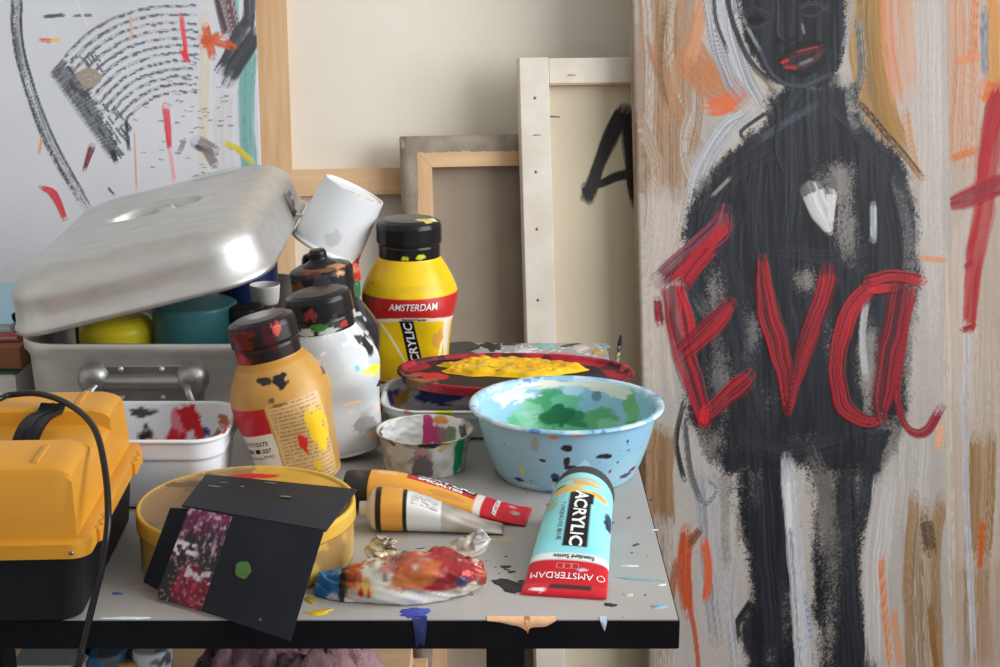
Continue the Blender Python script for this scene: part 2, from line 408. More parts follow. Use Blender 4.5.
def bars(parent, w, h, bw, y0, y1, mat, matx, mitre=True, extra=(), names='stretcher_bar'):
    def pr(poly):
        n = len(poly); V = [(x, y0, z) for x, z in poly] + [(x, y1, z) for x, z in poly]
        return V, [tuple(range(n)), tuple(range(2 * n - 1, n - 1, -1))] + [((i + 1) % n, i, n + i, n + (i + 1) % n) for i in range(n)]
    g = .0004
    for poly, mt in (([(0, 0), (bw, bw), (bw, h - bw), (0, h)], mat), ([(w, 0), (w, h), (w - bw, h - bw), (w - bw, bw)], mat),
                     ([(g, h), (bw + g, h - bw), (w - bw - g, h - bw), (w - g, h)], matx), ([(g, 0), (w - g, 0), (w - bw - g, bw), (bw + g, bw)], matx)):
        V, Fc = pr(poly); mesh(names, V, Fc, mt, parent, smooth=False)
    for x0, x1, z0, z1, mt in extra:
        V, Fc = pr([(x0, z0), (x1, z0), (x1, z1), (x0, z1)]); mesh('cross_bar', V, Fc, mt, parent, smooth=False)

# --- the tall figure painting with red letters
cv = Canvas(2.03, .022)
u0 = cv.uv(634, 60)[0]; u1 = cv.uv(952, 330)[0]; vt = cv.uv(700, -190)[1]
vlo = cv.uv(700, 675)[1]; vhi = cv.uv(700, -8)[1]
BK, BK2, GR, LG, WH = C(24, 25, 30), C(46, 48, 56), C(110, 108, 110), C(150, 147, 146), C(206, 206, 206)
OR, OC, TN, RD, RD2 = C(208, 104, 52), C(158, 118, 58), C(190, 152, 120), C(168, 34, 46), C(112, 26, 46)
p = Paint(cv, axis(u0, u0 + .01, u1 - .005, u1, .0013, .004), axis(0, vlo, vhi, vt, .0013, .012), C(172, 165, 159), 11)
p.c *= (.86 + .2 * n2(p.U * 30, p.V * 9, 5) + .10 * p.grain)[..., None]
S = p.stroke
def many(pts, n, spread, w, cols, **k):                   # a broad passage laid with several strokes
    for i in range(n):
        t = (i + .5) / n - .5; j = rnd.uniform(-3, 3)
        S([(x + spread[0] * t + j, y + spread[1] * t + rnd.uniform(-6, 6)) for x, y in pts], w * rnd.uniform(.8, 1.2), cols[i % len(cols)], cols[(i + 1) % len(cols)], **k)
many([(668, -120), (666, 40), (662, 190)], 5, (52, 0), 18, [C(150, 108, 70), C(146, 124, 106), C(172, 134, 98)], op=.85, dry=.28)
many([(664, -10), (662, 90), (660, 200)], 3, (30, 0), 15, [C(164, 140, 118), C(126, 92, 60)], op=.7, dry=.45)
for pts, w, c1, c2, d in (([(644, -20), (650, 60), (648, 150)], 10, C(186, 178, 170), C(166, 150, 136), .4), ([(676, -20), (668, 40), (680, 120)], 9, C(190, 176, 160), C(150, 126, 104), .42), ([(652, 40), (668, 90), (700, 150)], 14, C(176, 120, 76), C(150, 110, 80), .45),
                          ([(700, 10), (680, 60), (664, 130)], 12, C(190, 130, 86), C(160, 130, 106), .45), ([(640, 120), (656, 170), (650, 230)], 14, C(180, 168, 156), C(160, 134, 112), .4), ([(690, 110), (684, 150), (696, 190)], 14, C(186, 178, 172), C(150, 130, 112), .4), ([(664, 10), (660, 70), (668, 110)], 7, C(112, 84, 60), C(140, 108, 80), .4), ([(696, 60), (700, 110), (690, 160)], 9, C(120, 96, 76), C(160, 136, 112), .45)):
    S(pts, w, c1, c2, op=.9, dry=d)
many([(688, 50), (712, 80), (745, 100)], 3, (-12, 26), 18, [C(196, 116, 68), C(160, 120, 88)], op=.9, dry=.25)
S([(708, 108), (726, 104), (746, 84)], 17, C(216, 92, 46), C(200, 112, 70), dry=.3)
S([(690, 60), (700, 20), (708, -20)], 14, C(204, 130, 84), C(190, 150, 120), dry=.3)
many([(716, -40), (722, 20), (736, 70), (752, 98)], 4, (26, -6), 13, [C(186, 188, 192), C(120, 124, 132), C(166, 166, 168)], op=.9, dry=.3)
many([(664, 190), (660, 240), (650, 300), (655, 400)], 4, (34, 0), 14, [C(196, 186, 178), C(178, 166, 156)], op=.8, dry=.3)
many([(752, 112), (728, 132), (702, 168), (690, 220)], 3, (-16, -10), 12, [C(190, 192, 196), C(140, 142, 148)], op=.9, dry=.25)
# right of the figure
many([(868, -60), (868, 40), (880, 110), (898, 150)], 4, (32, 0), 15, [C(150, 110, 50), C(160, 124, 72), C(120, 98, 66)], op=.95, dry=.2)
many([(895, -40), (900, 40), (908, 95)], 3, (26, 0), 13, [C(200, 140, 100), C(206, 116, 72), C(186, 156, 132)], op=.75, dry=.42)
many([(928, -30), (930, 160), (935, 330)], 3, (24, 0), 13, [C(190, 182, 178), C(176, 166, 160)], op=.8, dry=.4)
S([(906, 110), (912, 150), (918, 180)], 10, C(178, 130, 90), C(196, 170, 146), dry=.35)
S([(858, 20), (862, 70), (850, 110)], 10, C(92, 92, 92), C(150, 140, 120), dry=.3)
# body masses, scrubbed over a grey ground
GN, GN2 = C(126, 121, 118), C(104, 100, 98)
torso = [(772, 88), (770, 122), (746, 140), (714, 166), (694, 196), (684, 236), (681, 300), (683, 360), (690, 420), (704, 452), (726, 474), (800, 462), (878, 474), (902, 440), (909, 400), (912, 330), (919, 270), (917, 215), (907, 172), (886, 146), (862, 122), (852, 88)]
legl = [(722, 446), (796, 446), (793, 500), (802, 580), (812, 700), (756, 700), (740, 632), (750, 600), (736, 520)]
legr = [(802, 446), (892, 430), (872, 500), (862, 560), (868, 620), (878, 700), (822, 700), (815, 600), (811, 520)]
head = [(736, -60), (736, 10), (748, 48), (768, 78), (796, 92), (826, 86), (846, 64), (852, 20), (846, -60), (800, -96)]
for q in (torso, legl, legr): p.mass(q, GN, GN2, 1.0, 12, low=.3, h=.0001)
p.mass(torso, C(21, 22, 27), C(36, 38, 46), 1.05, 11, lights=((838, 176, 22, 18, .75), (846, 226, 14, 36, .7), (806, 280, 14, 12, .6), (716, 290, 12, 30, .55), (722, 380, 14, 34, .55), (748, 350, 9, 50, .5), (908, 230, 9, 46, .6), (868, 360, 11, 40, .8),
        (908, 360, 12, 60, .5), (712, 444, 16, 20, .6), (886, 440, 18, 22, .6), (800, 440, 30, 14, .35), (828, 330, 10, 40, .4), (770, 400, 14, 20, .4), (690, 330, 8, 60, .4), (716, 205, 18, 14, .35), (850, 108, 8, 18, .6), (756, 330, 8, 20, .3)))
p.mass(legl, C(20, 21, 26), C(34, 36, 42), 1.0, 8, lights=((756, 480, 7, 36, .5), (790, 470, 10, 30, .5), (726, 480, 16, 40, .7), (744, 560, 10, 40, .5), (786, 620, 8, 40, .4), (770, 656, 8, 14, .5)))
p.mass(legr, C(22, 23, 28), C(38, 40, 46), 1.0, 8, lights=((822, 490, 14, 50, .75), (836, 560, 14, 40, .5), (862, 470, 14, 40, .45), (866, 580, 10, 60, .5), (828, 640, 10, 40, .5)))
p.mass(head, C(20, 21, 26), C(38, 40, 48), 1.1, 5, lights=((848, 20, 6, 40, .7), (842, 60, 8, 10, .4)), low=.15)
# loose blue-black strokes that model the body
for pts, w, d in (([(812, 70), (812, 128)], 60, .2), ([(800, 96), (768, 138), (724, 170), (698, 220)], 20, .35), ([(830, 100), (868, 146), (900, 184), (908, 250)], 18, .35), ([(776, 150), (730, 180), (700, 250), (694, 330)], 16, .4), ([(760, 160), (756, 220), (762, 262)], 22, .4),
                  ([(790, 110), (792, 170), (788, 240)], 24, .42), ([(880, 200), (888, 260), (880, 330)], 20, .4), ([(740, 210), (734, 260), (748, 300)], 14, .42), ([(800, 300), (806, 350), (800, 400)], 26, .4), ([(730, 300), (746, 370), (760, 430)], 20, .42), ([(876, 420), (872, 460), (862, 520)], 18, .42),
                  ([(760, 470), (766, 560), (776, 660)], 22, .35), ([(846, 470), (848, 560), (856, 660)], 22, .38), ([(700, 230), (690, 300), (690, 380)], 10, .42), ([(744, 440), (790, 452), (840, 440)], 18, .42), ([(780, 250), (830, 258), (872, 250)], 16, .44)):
    S(pts, w, C(50, 54, 64), C(18, 19, 24), op=.75, dry=d, h=.0005, streak=.9)
for pts, w, col, d, o in (
    ([(836, 168), (846, 190), (844, 226), (850, 262)], 16, C(126, 122, 120), .52, .8), ([(896, 180), (908, 240), (906, 330)], 12, GR, .56, .7),
    ([(700, 300), (716, 340), (722, 400)], 14, C(96, 94, 96), .54, .7), ([(872, 330), (866, 380), (868, 420)], 10, C(140, 136, 134), .5, .8), ([(716, 470), (722, 520), (726, 570)], 16, C(128, 122, 118), .5, .8),
    ([(812, 450), (828, 500), (836, 570)], 16, C(98, 92, 88), .55, .8), ([(760, 140), (790, 120), (820, 104)], 8, C(84, 88, 98), .5, .5), ([(850, 80), (850, 110), (858, 130)], 10, C(140, 138, 136), .5, .7), ([(852, -10), (850, 20), (844, 50)], 8, C(150, 150, 150), .5, .8)):
    S(pts, w, col, op=o, dry=d, h=.0003)
S([(752, 600), (738, 624), (738, 640)], 8, BK, dry=.2)
# whites and light paint
S([(812, 192), (822, 214), (829, 232)], (24, 22, 7), C(206, 206, 204), C(186, 186, 186), tip=.06, bris=4)
S([(832, 194), (830, 222)], (12, 6), C(206, 206, 204), tip=.06)
S([(873, 204), (873, 240)], 7, C(186, 190, 196), C(150, 154, 160)); S([(866, 300), (862, 340), (866, 378)], 8, C(176, 174, 174), dry=.25)
many([(788, 460), (794, 540), (800, 610), (806, 690)], 3, (14, 0), 11, [C(176, 176, 180), C(140, 142, 152), C(196, 196, 198)], dry=.12)
S([(787, 480), (790, 530)], 5, C(216, 216, 216)); S([(804, 590), (812, 640)], 4, C(120, 130, 160), C(190, 190, 200))
many([(706, 480), (712, 560), (722, 640)], 3, (18, 0), 13, [C(160, 160, 166), C(130, 128, 132), C(180, 174, 170)], dry=.28)
S([(698, 490), (706, 504), (716, 490), (708, 478)], 6, C(176, 182, 190), C(90, 92, 98))
S([(734, 560), (730, 610), (736, 667)], 9, C(150, 152, 162), C(180, 176, 176), dry=.2)
many([(884, 480), (874, 560), (876, 667)], 3, (16, 0), 14, [C(196, 192, 190), C(172, 166, 162)], dry=.2, op=.9)
many([(918, 430), (916, 480), (910, 530)], 3, (28, 0), 14, [C(190, 186, 184), C(170, 162, 156)], dry=.25, op=.9)
S([(684, 420), (690, 470), (700, 500)], 7, C(140, 142, 146), C(70, 70, 76)); S([(684, 400), (676, 440), (684, 480)], 6, C(40, 40, 46), dry=.2)
# warm ground, lower left and right
many([(660, 430), (658, 480), (660, 520)], 3, (28, 0), 14, [C(140, 104, 60), C(160, 124, 86), C(124, 92, 58)], op=.9, dry=.2)
many([(664, 520), (662, 600), (666, 690)], 3, (24, 0), 12, [C(164, 146, 132), C(140, 118, 102), C(182, 172, 164)], op=.8, dry=.3)
S([(686, 530), (684, 570), (688, 612)], 15, C(204, 84, 40), C(150, 72, 44), dry=.18); S([(704, 540), (708, 570), (706, 600)], 9, C(206, 88, 44), dry=.25)
S([(688, 600), (696, 640), (700, 690)], 5, C(176, 74, 36)); S([(690, 545), (700, 530)], 8, C(120, 70, 40), dry=.3); S([(676, 560), (670, 610)], 8, C(150, 84, 56), dry=.4)
many([(930, 500), (924, 580), (928, 690)], 4, (34, 0), 11, [C(160, 124, 84), C(132, 100, 62), C(178, 158, 138)], op=.85, dry=.25)
S([(926, 520), (930, 550)], 14, C(92, 72, 52), dry=.4); S([(930, 600), (938, 690)], 7, C(146, 104, 40), C(120, 90, 60))
S([(881, 556), (884, 600), (890, 667)], 8, C(206, 118, 74), C(196, 160, 134), dry=.3); S([(894, 610), (900, 667)], 8, C(196, 140, 104), dry=.4)
S([(945, 250), (948, 400), (955, 640)], 9, C(196, 186, 176), C(180, 160, 140), dry=.2)
S([(920, 258), (945, 260)], 6, C(206, 140, 98), dry=.4); S([(940, 425), (938, 448)], 9, C(216, 160, 130), dry=.3)
# face: hair outline, brows, eyes, nose, mouth
S([(722, -30), (732, 20), (750, 60), (772, 84)], 6, BK, BK2); S([(736, -30), (742, 14), (762, 54)], 4, C(150, 154, 160), BK2)
S([(712, -20), (716, 20), (728, 52)], 4, C(60, 62, 68), dry=.2); S([(750, 66), (766, 82), (776, 96)], 3, C(120, 104, 78), dry=.2)
S([(768, 96), (778, 112), (776, 150), (786, 176)], 5, C(10, 10, 12), C(50, 54, 64))
S([(742, 16), (754, 10), (768, 18)], 7, C(12, 12, 14), C(60, 64, 72)); S([(744, 24), (756, 28), (768, 22)], 3, C(48, 50, 58)); S([(748, 20), (764, 20)], 6, C(8, 8, 10))
S([(798, 8), (812, 2), (828, 8)], 7, C(12, 12, 14), C(60, 64, 72)); S([(800, 14), (814, 16), (826, 8)], 3, C(46, 48, 56))
S([(778, -20), (778, 20), (780, 38), (794, 42)], 3, C(66, 70, 80), BK2); S([(776, 38), (786, 42), (798, 36)], 5, C(10, 10, 12)); S([(802, 24), (804, 34)], 3, C(110, 114, 120), dry=.35)
S([(782, 62), (796, 48), (812, 44), (828, 46)], 8, C(12, 11, 14)); S([(782, 64), (800, 74), (816, 68), (828, 54)], 7, C(14, 12, 15))
S([(784, 62), (796, 54), (812, 49), (824, 47)], 6, C(88, 28, 32), C(36, 20, 24), dry=.3); S([(784, 66), (796, 67), (812, 60), (822, 52)], 6, C(110, 44, 48), C(60, 40, 46), dry=.2)
S([(781, 63), (788, 60)], 3, C(190, 36, 34)); S([(796, 52), (808, 49), (818, 47)], 1.8, C(150, 50, 50), dry=.2); S([(784, 67), (796, 68)], 2, C(176, 36, 36)); S([(800, 64), (812, 59)], 4, C(110, 106, 114), dry=.3)
S([(758, 46), (774, 76), (800, 86), (830, 74)], 4, C(62, 66, 74), dry=.2); 
S([(768, 112), (742, 130), (744, 140)], 4, BK); S([(730, 178), (712, 196)], 4, C(130, 126, 120), dry=.3)
S([(690, 186), (680, 230), (676, 280)], 4, C(196, 190, 180), C(140, 116, 84))
S([(858, 100), (884, 132), (908, 160), (922, 178)], 7, C(30, 30, 34), C(150, 110, 60), dry=.2)
# the letters E v a
K = dict(h=.0016, streak=.72, bris=9, tip=.07, op=1.0)
RDA, RDB, RDC = C(172, 32, 42), C(84, 24, 40), C(140, 70, 88)
S([(724, 212), (718, 232), (692, 254), (660, 280)], (17.9, 29.1, 26.9, 20.2), RDB, RDC, **K)
S([(726, 226), (706, 246), (676, 278)], 12.3, RDA, C(172, 32, 40), **K)
S([(712, 250), (696, 268), (686, 284)], 13.4, RDA, RDB, dry=.25, **K)
S([(672, 284), (676, 320), (690, 372), (704, 420)], (26.9, 24.6, 22.4, 17.9), RDB, RDA, **K)
S([(680, 290), (690, 318), (692, 340)], 7.8, C(186, 34, 44), **K); S([(657, 300), (660, 322)], 10.1, RDA, RDB, **K)
S([(729, 304), (716, 322), (680, 354)], (15.7, 22.4, 20.2), RDA, C(80, 22, 30), **K)
S([(750, 376), (738, 388), (704, 416)], (15.7, 20.2, 15.7), RDA, C(70, 20, 28), **K); S([(704, 410), (702, 424)], 10.1, C(196, 34, 40), **K)
S([(762, 258), (768, 310), (782, 360), (787, 414)], (11.2, 24.6, 22.4, 9.0), RDA, C(78, 24, 32), **K)
S([(828, 272), (824, 294), (800, 360), (788, 412)], (20.2, 22.4, 17.9, 7.8), RDA, C(74, 22, 30), **K)
S([(872, 286), (850, 312), (838, 360), (842, 402), (862, 420), (884, 418)], (17.9, 20.2, 17.9, 16.8, 13.4, 9.0), RDA, C(66, 20, 28), **K)
S([(868, 280), (892, 276), (922, 280)], 12.3, RDA, C(76, 22, 28), **K); S([(870, 290), (898, 288)], 9.0, C(186, 36, 46), **K)
S([(904, 284), (892, 340), (882, 400), (882, 416)], (24.6, 26.9, 22.4, 13.4), C(150, 30, 42), C(70, 26, 34), **K)
S([(914, 288), (902, 350), (898, 400), (908, 428), (924, 432), (942, 408)], (6.7, 7.8, 6.7, 7.8, 12.3, 10.1), C(160, 28, 40), C(110, 26, 40), **K)
p.c *= (.73 + .10 * p.grain + .08 * n2(p.U * 220, p.V * 12, 71))[..., None]
w_, h_ = u1 - u0, vt
t = thing('figure_painting', 'tall painting of a black figure with red letters Eva across it', 'painting', mw=cv.mw(u0))
p.build('painted_canvas', M['oil'], t, u0, .0215)
bars(t, w_, h_, .04, .005, .022, M['pine'], M['pine_x'])

# --- the painting with the red cross mark, at the right edge
cr = Canvas(2.075, .02)
r0 = cr.uv(930, 200)[0]; r1 = r0 + .40; rt = cr.uv(960, -150)[1]
q0 = cr.uv(934, 300)[0]; q1 = cr.uv(1010, 300)[0]
p = Paint(cr, axis(r0, q0, q1, r1, .0014, .02), axis(0, vlo, cr.uv(960, -8)[1], rt, .0014, .02), C(188, 172, 158), 23); S = p.stroke
p.c *= (.9 + .2 * n2(p.U * 40, p.V * 8, 6))[..., None]
many([(975, -60), (975, 60), (970, 160)], 5, (60, 0), 16, [C(204, 150, 116), C(190, 170, 156), C(206, 128, 80), C(196, 180, 168)], op=.85, dry=.25)
S([(985, 10), (984, 50), (986, 76)], 9, C(120, 124, 134), C(160, 160, 166)); S([(975, 0), (972, 60)], 9, C(210, 110, 60), C(196, 160, 130), dry=.2)
S([(992, -20), (994, 40), (992, 90)], 12, C(196, 150, 60), C(210, 140, 90), dry=.2); S([(952, 158), (975, 150)], 8, C(206, 120, 66), dry=.25); S([(956, 62), (980, 56)], 8, C(212, 140, 100), dry=.4)
S([(985, 90), (1000, 96)], 20, C(216, 112, 58), dry=.3)
many([(965, 210), (962, 300), (968, 420)], 3, (24, 0), 12, [C(196, 192, 192), C(204, 180, 160)], op=.85, dry=.25)
many([(990, 330), (990, 420), (988, 520)], 3, (30, 0), 13, [C(200, 186, 172), C(180, 164, 150)], op=.8, dry=.3)
many([(986, 440), (984, 500), (980, 560)], 3, (24, 0), 13, [C(140, 100, 46), C(160, 116, 66), C(176, 150, 120)], op=.9, dry=.15)
many([(975, 560), (975, 667)], 4, (50, 0), 14, [C(176, 140, 110), C(190, 172, 158), C(150, 112, 70)], op=.8, dry=.25)
S([(982, 520), (980, 570)], 6, C(200, 96, 40), dry=.2); S([(966, 320), (966, 480), (974, 667)], 7, C(206, 206, 212), C(180, 176, 180))
S([(1006, 90), (992, 130), (984, 200), (974, 270), (968, 326)], (30, 26, 24, 20, 14), C(186, 34, 44), C(160, 32, 42), h=.0014, tip=.04)
S([(948, 204), (966, 198), (1000, 184), (1040, 176)], (14, 20, 22, 20), C(178, 34, 46), C(140, 34, 46), h=.0014, tip=.03)
S([(962, 330), (974, 326)], 6, C(160, 30, 40)); S([(965, 268), (972, 262)], 6, C(160, 40, 46), dry=.3)
p.c *= (.66 + .10 * p.grain + .08 * n2(p.U * 220, p.V * 12, 72))[..., None]
t = thing('cross_mark_painting', 'tan painting with a red cross stroke at the right edge', 'painting', mw=cr.mw(r0))
p.build('painted_canvas', M['oil'], t, r0, .0195)
bars(t, r1 - r0, rt, .04, .005, .02, M['pine'], M['pine_x'])

# --- the pale abstract panel at the left
cl = Canvas(2.115, .018)
l1 = cl.uv(258.5, 90)[0]; l0 = l1 - .80; lt = cl.uv(150, -190)[1]
p = Paint(cl, axis(l0, cl.uv(-6, 0)[0], l1 - .002, l1, .0013, .02), axis(0, cl.uv(100, 350)[1], cl.uv(100, -6)[1], lt, .0013, .02), C(196, 198, 204), 37); S = p.stroke
p.c *= (.94 + .1 * n2(p.U * 12, p.V * 12, 8))[..., None]
DG, DG2 = C(44, 45, 52), C(84, 86, 94)
many([(248, 40), (246, 110), (248, 190), (246, 300)], 2, (14, 0), 14, [C(96, 148, 146), C(120, 164, 160)], op=.95, dry=.1)
S([(206, 10), (205, 90), (204, 172)], 11, C(206, 186, 150), C(200, 196, 194), dry=.3, op=.8); S([(236, -10), (238, 40)], 5, C(120, 170, 164), dry=.3)
many([(228, 90), (226, 130), (228, 170)], 2, (14, 0), 12, [C(188, 184, 186), C(196, 190, 190)], op=.7)
S([(16, -20), (18, 40), (30, 90), (52, 150), (90, 212)], (9, 11, 11, 11, 10), C(66, 68, 76), C(150, 152, 160), dry=.5, bris=3)
S([(12, -10), (15, 50), (40, 130), (78, 200)], 3, C(60, 62, 70), dry=.45); S([(21, -10), (24, 50), (50, 130), (90, 205)], 3, C(60, 62, 70), dry=.4)
# the fan: a dark wedge and arcs swept from it
for i in range(30):
    t_ = i / 29; a = (52 + 58 * t_, 74 + 82 * t_); ln = (10 + 22 * (1 - abs(t_ - .35))) * (.8 + .3 * rnd.random())
    S([a, (a[0] + ln * (.50 + .2 * t_), a[1] - ln * (.62 - .5 * t_))], (6, 3.5), C(74, 76, 84), C(116, 118, 126), dry=.25, h=.0004, tip=.1)
for k in range(40):
    t_ = rnd.random(); f = rnd.random() ** 1.6; x = 58 + 58 * t_ + 34 * f * (1 - .5 * t_); y = 70 + 84 * t_ - 26 * f
    S([(x, y), (x + 5, y + 7)], rnd.uniform(1.5, 3), C(70, 72, 80), dry=.3, tip=0)
for i in range(12):
    t_ = i / 11
    A = (66 + 52 * t_, 56 + 74 * t_); Bm = (118 + 38 * t_, 16 + 80 * t_); Cc = (198, 6 + 86 * t_ ** .95)
    def bez(f): x = (1 - f) ** 2 * A[0] + 2 * f * (1 - f) * (Bm[0] - 8) + f * f * Cc[0]; y = (1 - f) ** 2 * A[1] + 2 * f * (1 - f) * (Bm[1] - 16 + 6 * t_) + f * f * Cc[1]; return x, y
    tint = C(84, 86, 94) if i % 4 != 3 else C(120, 110, 88)
    S([bez(f) for f in (0, .2, .4, .6, .8, 1)], (5, 4.4, 4.2, 3.8, 2.5), tint, C(160, 162, 170), dry=.56, bris=2.5, h=.0003, op=.85)
    for k in range(34):                                   # broken dabs along each arc
        f = min(.98, (k + rnd.uniform(-.4, .4)) / 34); f = max(f, 0); x, y = bez(f); x2, y2 = bez(f + .02); dx, dy = x2 - x, y2 - y
        if rnd.random() < .22 + .25 * f: continue
        ex, ey = rnd.uniform(-1, 1), rnd.uniform(-1.2, 1.2)
        S([(x + ex, y + ey), (x + ex + dx * 1.0, y + ey + dy * 1.0 + .4)], rnd.uniform(1.6, 3.2), C(96, 98, 106), dry=.26, tip=0, h=.0004)
S([(80, 76), (90, 72), (98, 78), (88, 84), (82, 78)], 10, C(152, 140, 128), tip=0, h=.0009)
S([(126, 120), (129, 150)], 4, C(48, 50, 58), dry=.2); S([(112, 150), (116, 162)], 6, DG, dry=.2)
for i in range(70):
    x = rnd.gauss(196, 28); y = rnd.gauss(120, 34)
    S([(x, y), (x + rnd.uniform(2, 6), y + rnd.uniform(-1, 1))], rnd.uniform(1.0, 2.0), C(130, 132, 140), dry=.3, tip=0)
many([(222, -10), (232, 40)], 3, (20, 0), 11, [C(96, 58, 60), C(60, 58, 62), C(150, 140, 144)], dry=.25)
many([(254, 30), (236, 56), (226, 74)], 3, (8, 26), 14, [C(50, 52, 58), C(76, 78, 84)], dry=.2)
S([(250, -10), (248, 30)], 14, C(52, 52, 58), C(80, 70, 76), dry=.2)
for a, b, w in (((206, 26), (212, 56), 9), ((200, 38), (232, 47), 8), ((202, 46), (220, 34), 9), ((226, 40), (236, 48), 4)): S([a, b], w, C(206, 92, 48), C(176, 76, 44), tip=.1, h=.0009)
S([(166, 106), (168, 128), (170, 150)], (9, 8, 5), C(198, 44, 58), C(206, 60, 70), h=.0008); S([(170, 150), (175, 182)], 4, C(214, 150, 160), dry=.4)
S([(40, 186), (54, 194), (64, 218)], (4, 10, 6), C(204, 40, 56), C(196, 50, 66), h=.0008)
S([(92, 146), (84, 170)], (8, 4), C(120, 50, 56), C(90, 40, 46)); S([(181, 14), (186, 50), (184, 60)], 5, C(214, 70, 84), dry=.2); S([(182, 50), (188, 62)], 6, C(206, 50, 66), dry=.2)
S([(40, 40), (52, 41)], 5, C(206, 70, 60), C(210, 150, 110)); S([(50, 41), (60, 39)], 4, C(216, 186, 70)); S([(44, 17), (64, 15)], 4, C(60, 84, 70), dry=.15); S([(74, 16), (92, 15)], 3, C(70, 90, 80), dry=.3)
S([(224, 143), (236, 148), (252, 162)], 7, C(206, 190, 52), C(190, 170, 40), h=.0008); S([(42, 138), (39, 154)], 3, C(206, 150, 84)); S([(131, 15), (132, 40)], 2.5, C(206, 160, 130)); S([(134, 130), (137, 190)], 2.2, C(206, 150, 120))
S([(196, 142), (214, 150)], 14, C(76, 78, 84), C(130, 130, 132), dry=.3); S([(206, 150), (214, 164)], 10, C(120, 112, 104), dry=.3)
S([(184, 140), (180, 152)], 6, C(130, 132, 138), dry=.45); S([(108, 188), (114, 194)], 2.5, C(60, 62, 70)); S([(75, 0), (88, 26)], 3, C(206, 202, 200))
t = thing('abstract_panel_painting', 'pale painted panel with a charcoal fan shape behind the aluminium lid', 'painting', mw=cl.mw(l0))
p.build('painted_canvas', M['paint'], t, l0, .0175)
bars(t, l1 - l0, lt, .04, .005, .018, M['pine'], M['pine_x'])

# --- the large canvas seen from its back
cb = Canvas(2.165, .03)
b0 = cb.uv(256.5, 90)[0]; b1 = b0 + .98; bt = cb.uv(400, -230)[1]; bw = cb.uv(289.5, 90)[0] - b0
ca, cz = cb.uv(330, 195.5)[1], cb.uv(330, 169)[1]
t = thing('large_stretched_canvas', 'largest stretched canvas with pale back and bare pine bars turned to the room', 'canvas', mw=cb.mw(b0))
bars(t, b1 - b0, bt, bw, 0, .024, M['pine'], M['pine_x'], extra=((bw, b1 - b0 - bw, ca, cz, M['pine_x']),))
V, Fc = boxm(0, b1 - b0, .0245, .03, 0, bt); mesh('canvas_cloth', V, Fc, M['raw_canvas'], t, smooth=False)
for x, y, r in ((0, 0, 0),): pass
# --- brown linen canvas back
cn = Canvas(2.122, .024)
n0 = cn.uv(402.5, 200)[0]; n1 = n0 + .30; nt_ = cn.uv(460, 136)[1]; nb = cn.uv(433, 200)[0] - n0
t = thing('linen_canvas', 'canvas back of coarse brown linen with pine inner edge', 'canvas', mw=cn.mw(n0))
bars(t, n1 - n0, nt_, nb, 0, .02, M['pine'], M['pine_x'])
V, Fc = boxm(0, n1 - n0, .0202, .024, 0, nt_); mesh('canvas_cloth', V, Fc, M['linen'], t, smooth=False)
e = nb * .52                                              # cloth turned over the bars, with a ragged edge
for side in range(3):
    L = nt_ if side < 2 else n1 - n0; k = 90; V, Fc = [], []
    for i in range(k + 1):
        a = L * i / k; d = e * (.92 + .14 * float(n2(i * .9, side * 7.0, 3))); y = -.0006 - .0012 * float(n2(i * .8, side + .5, 9))
        for dd, yy in ((-.0008, .006), (-.0008, -.0008), (d * .6, y), (d, -.0002)):
            V.append((dd, yy, a) if side == 0 else ((n1 - n0 - dd, yy, a) if side == 1 else (a, yy, nt_ - dd)))
    for i in range(k):
        for j in range(3): Fc.append((i * 4 + j, i * 4 + j + 1, i * 4 + j + 5, i * 4 + j + 4))
    mesh('cloth_turnover', V, Fc, M['linen_edge'], t)
# --- white-painted stretcher with the letter A
cw = Canvas(2.078, .024)
w0 = cw.uv(521.5, 150)[0]; w1 = w0 + .34; wt = cw.uv(570, 57)[1]; wb = cw.uv(551, 150)[0] - w0
t = thing('white_stretcher_canvas', 'cream canvas back with white-painted bars and a black letter A', 'canvas', mw=cw.mw(w0))
g = .0004; tb = wt - cw.uv(590, 83)[1]
for nm, a, mt in (('stretcher_bar', (0, wb, 0, wt), M['white_wood']), ('stretcher_bar', (w1 - w0 - wb, w1 - w0, 0, wt), M['white_wood']),
                  ('stretcher_bar', (wb + g, w1 - w0 - wb - g, wt - tb, wt - .001), M['white_wood']), ('stretcher_bar', (wb + g, w1 - w0 - wb - g, 0, tb), M['white_wood'])):
    V, Fc = boxm(a[0], a[1], 0 if a[0] != wb + g else .0015, .019, a[2], a[3], .002); mesh(nm, V, Fc, mt, t, smooth=False)
V, Fc = boxm(wb + .001, w1 - w0 - wb - .001, .004, .018, wt - tb - .0015, wt - tb); mesh('bar_underside', V, Fc, M['pine_x'], t, smooth=False)
cwc = Canvas(2.078 + .0195 / math.cos(LEAN), .005); cwc.o = cw.o + cw.w * .0195
p = Paint(cwc, axis(w0, cwc.uv(575, 150)[0], cwc.uv(650, 150)[0], w1, .0013, .01), axis(0, cwc.uv(600, 215)[1], cwc.uv(600, 95)[1], wt, .0013, .01), C(194, 182, 158), 41); S = p.stroke
p.c *= (.93 + .12 * n2(p.U * 14, p.V * 9, 8))[..., None]
S([(624, 112), (612, 134), (598, 168), (588, 196)], (18, 17, 14, 15), C(16, 15, 16), C(34, 32, 30), dry=.28, h=.0004, tip=.05)
S([(626, 112), (632, 150), (638, 202)], (18, 18, 18), C(16, 16, 17), C(30, 28, 28), dry=.15, h=.0004, tip=.05)
S([(596, 186), (616, 177), (640, 173)], (7, 10, 12), C(24, 23, 24), C(50, 46, 42), dry=.3, h=.0004); S([(586, 186), (590, 200)], 10, C(30, 28, 28), dry=.4)
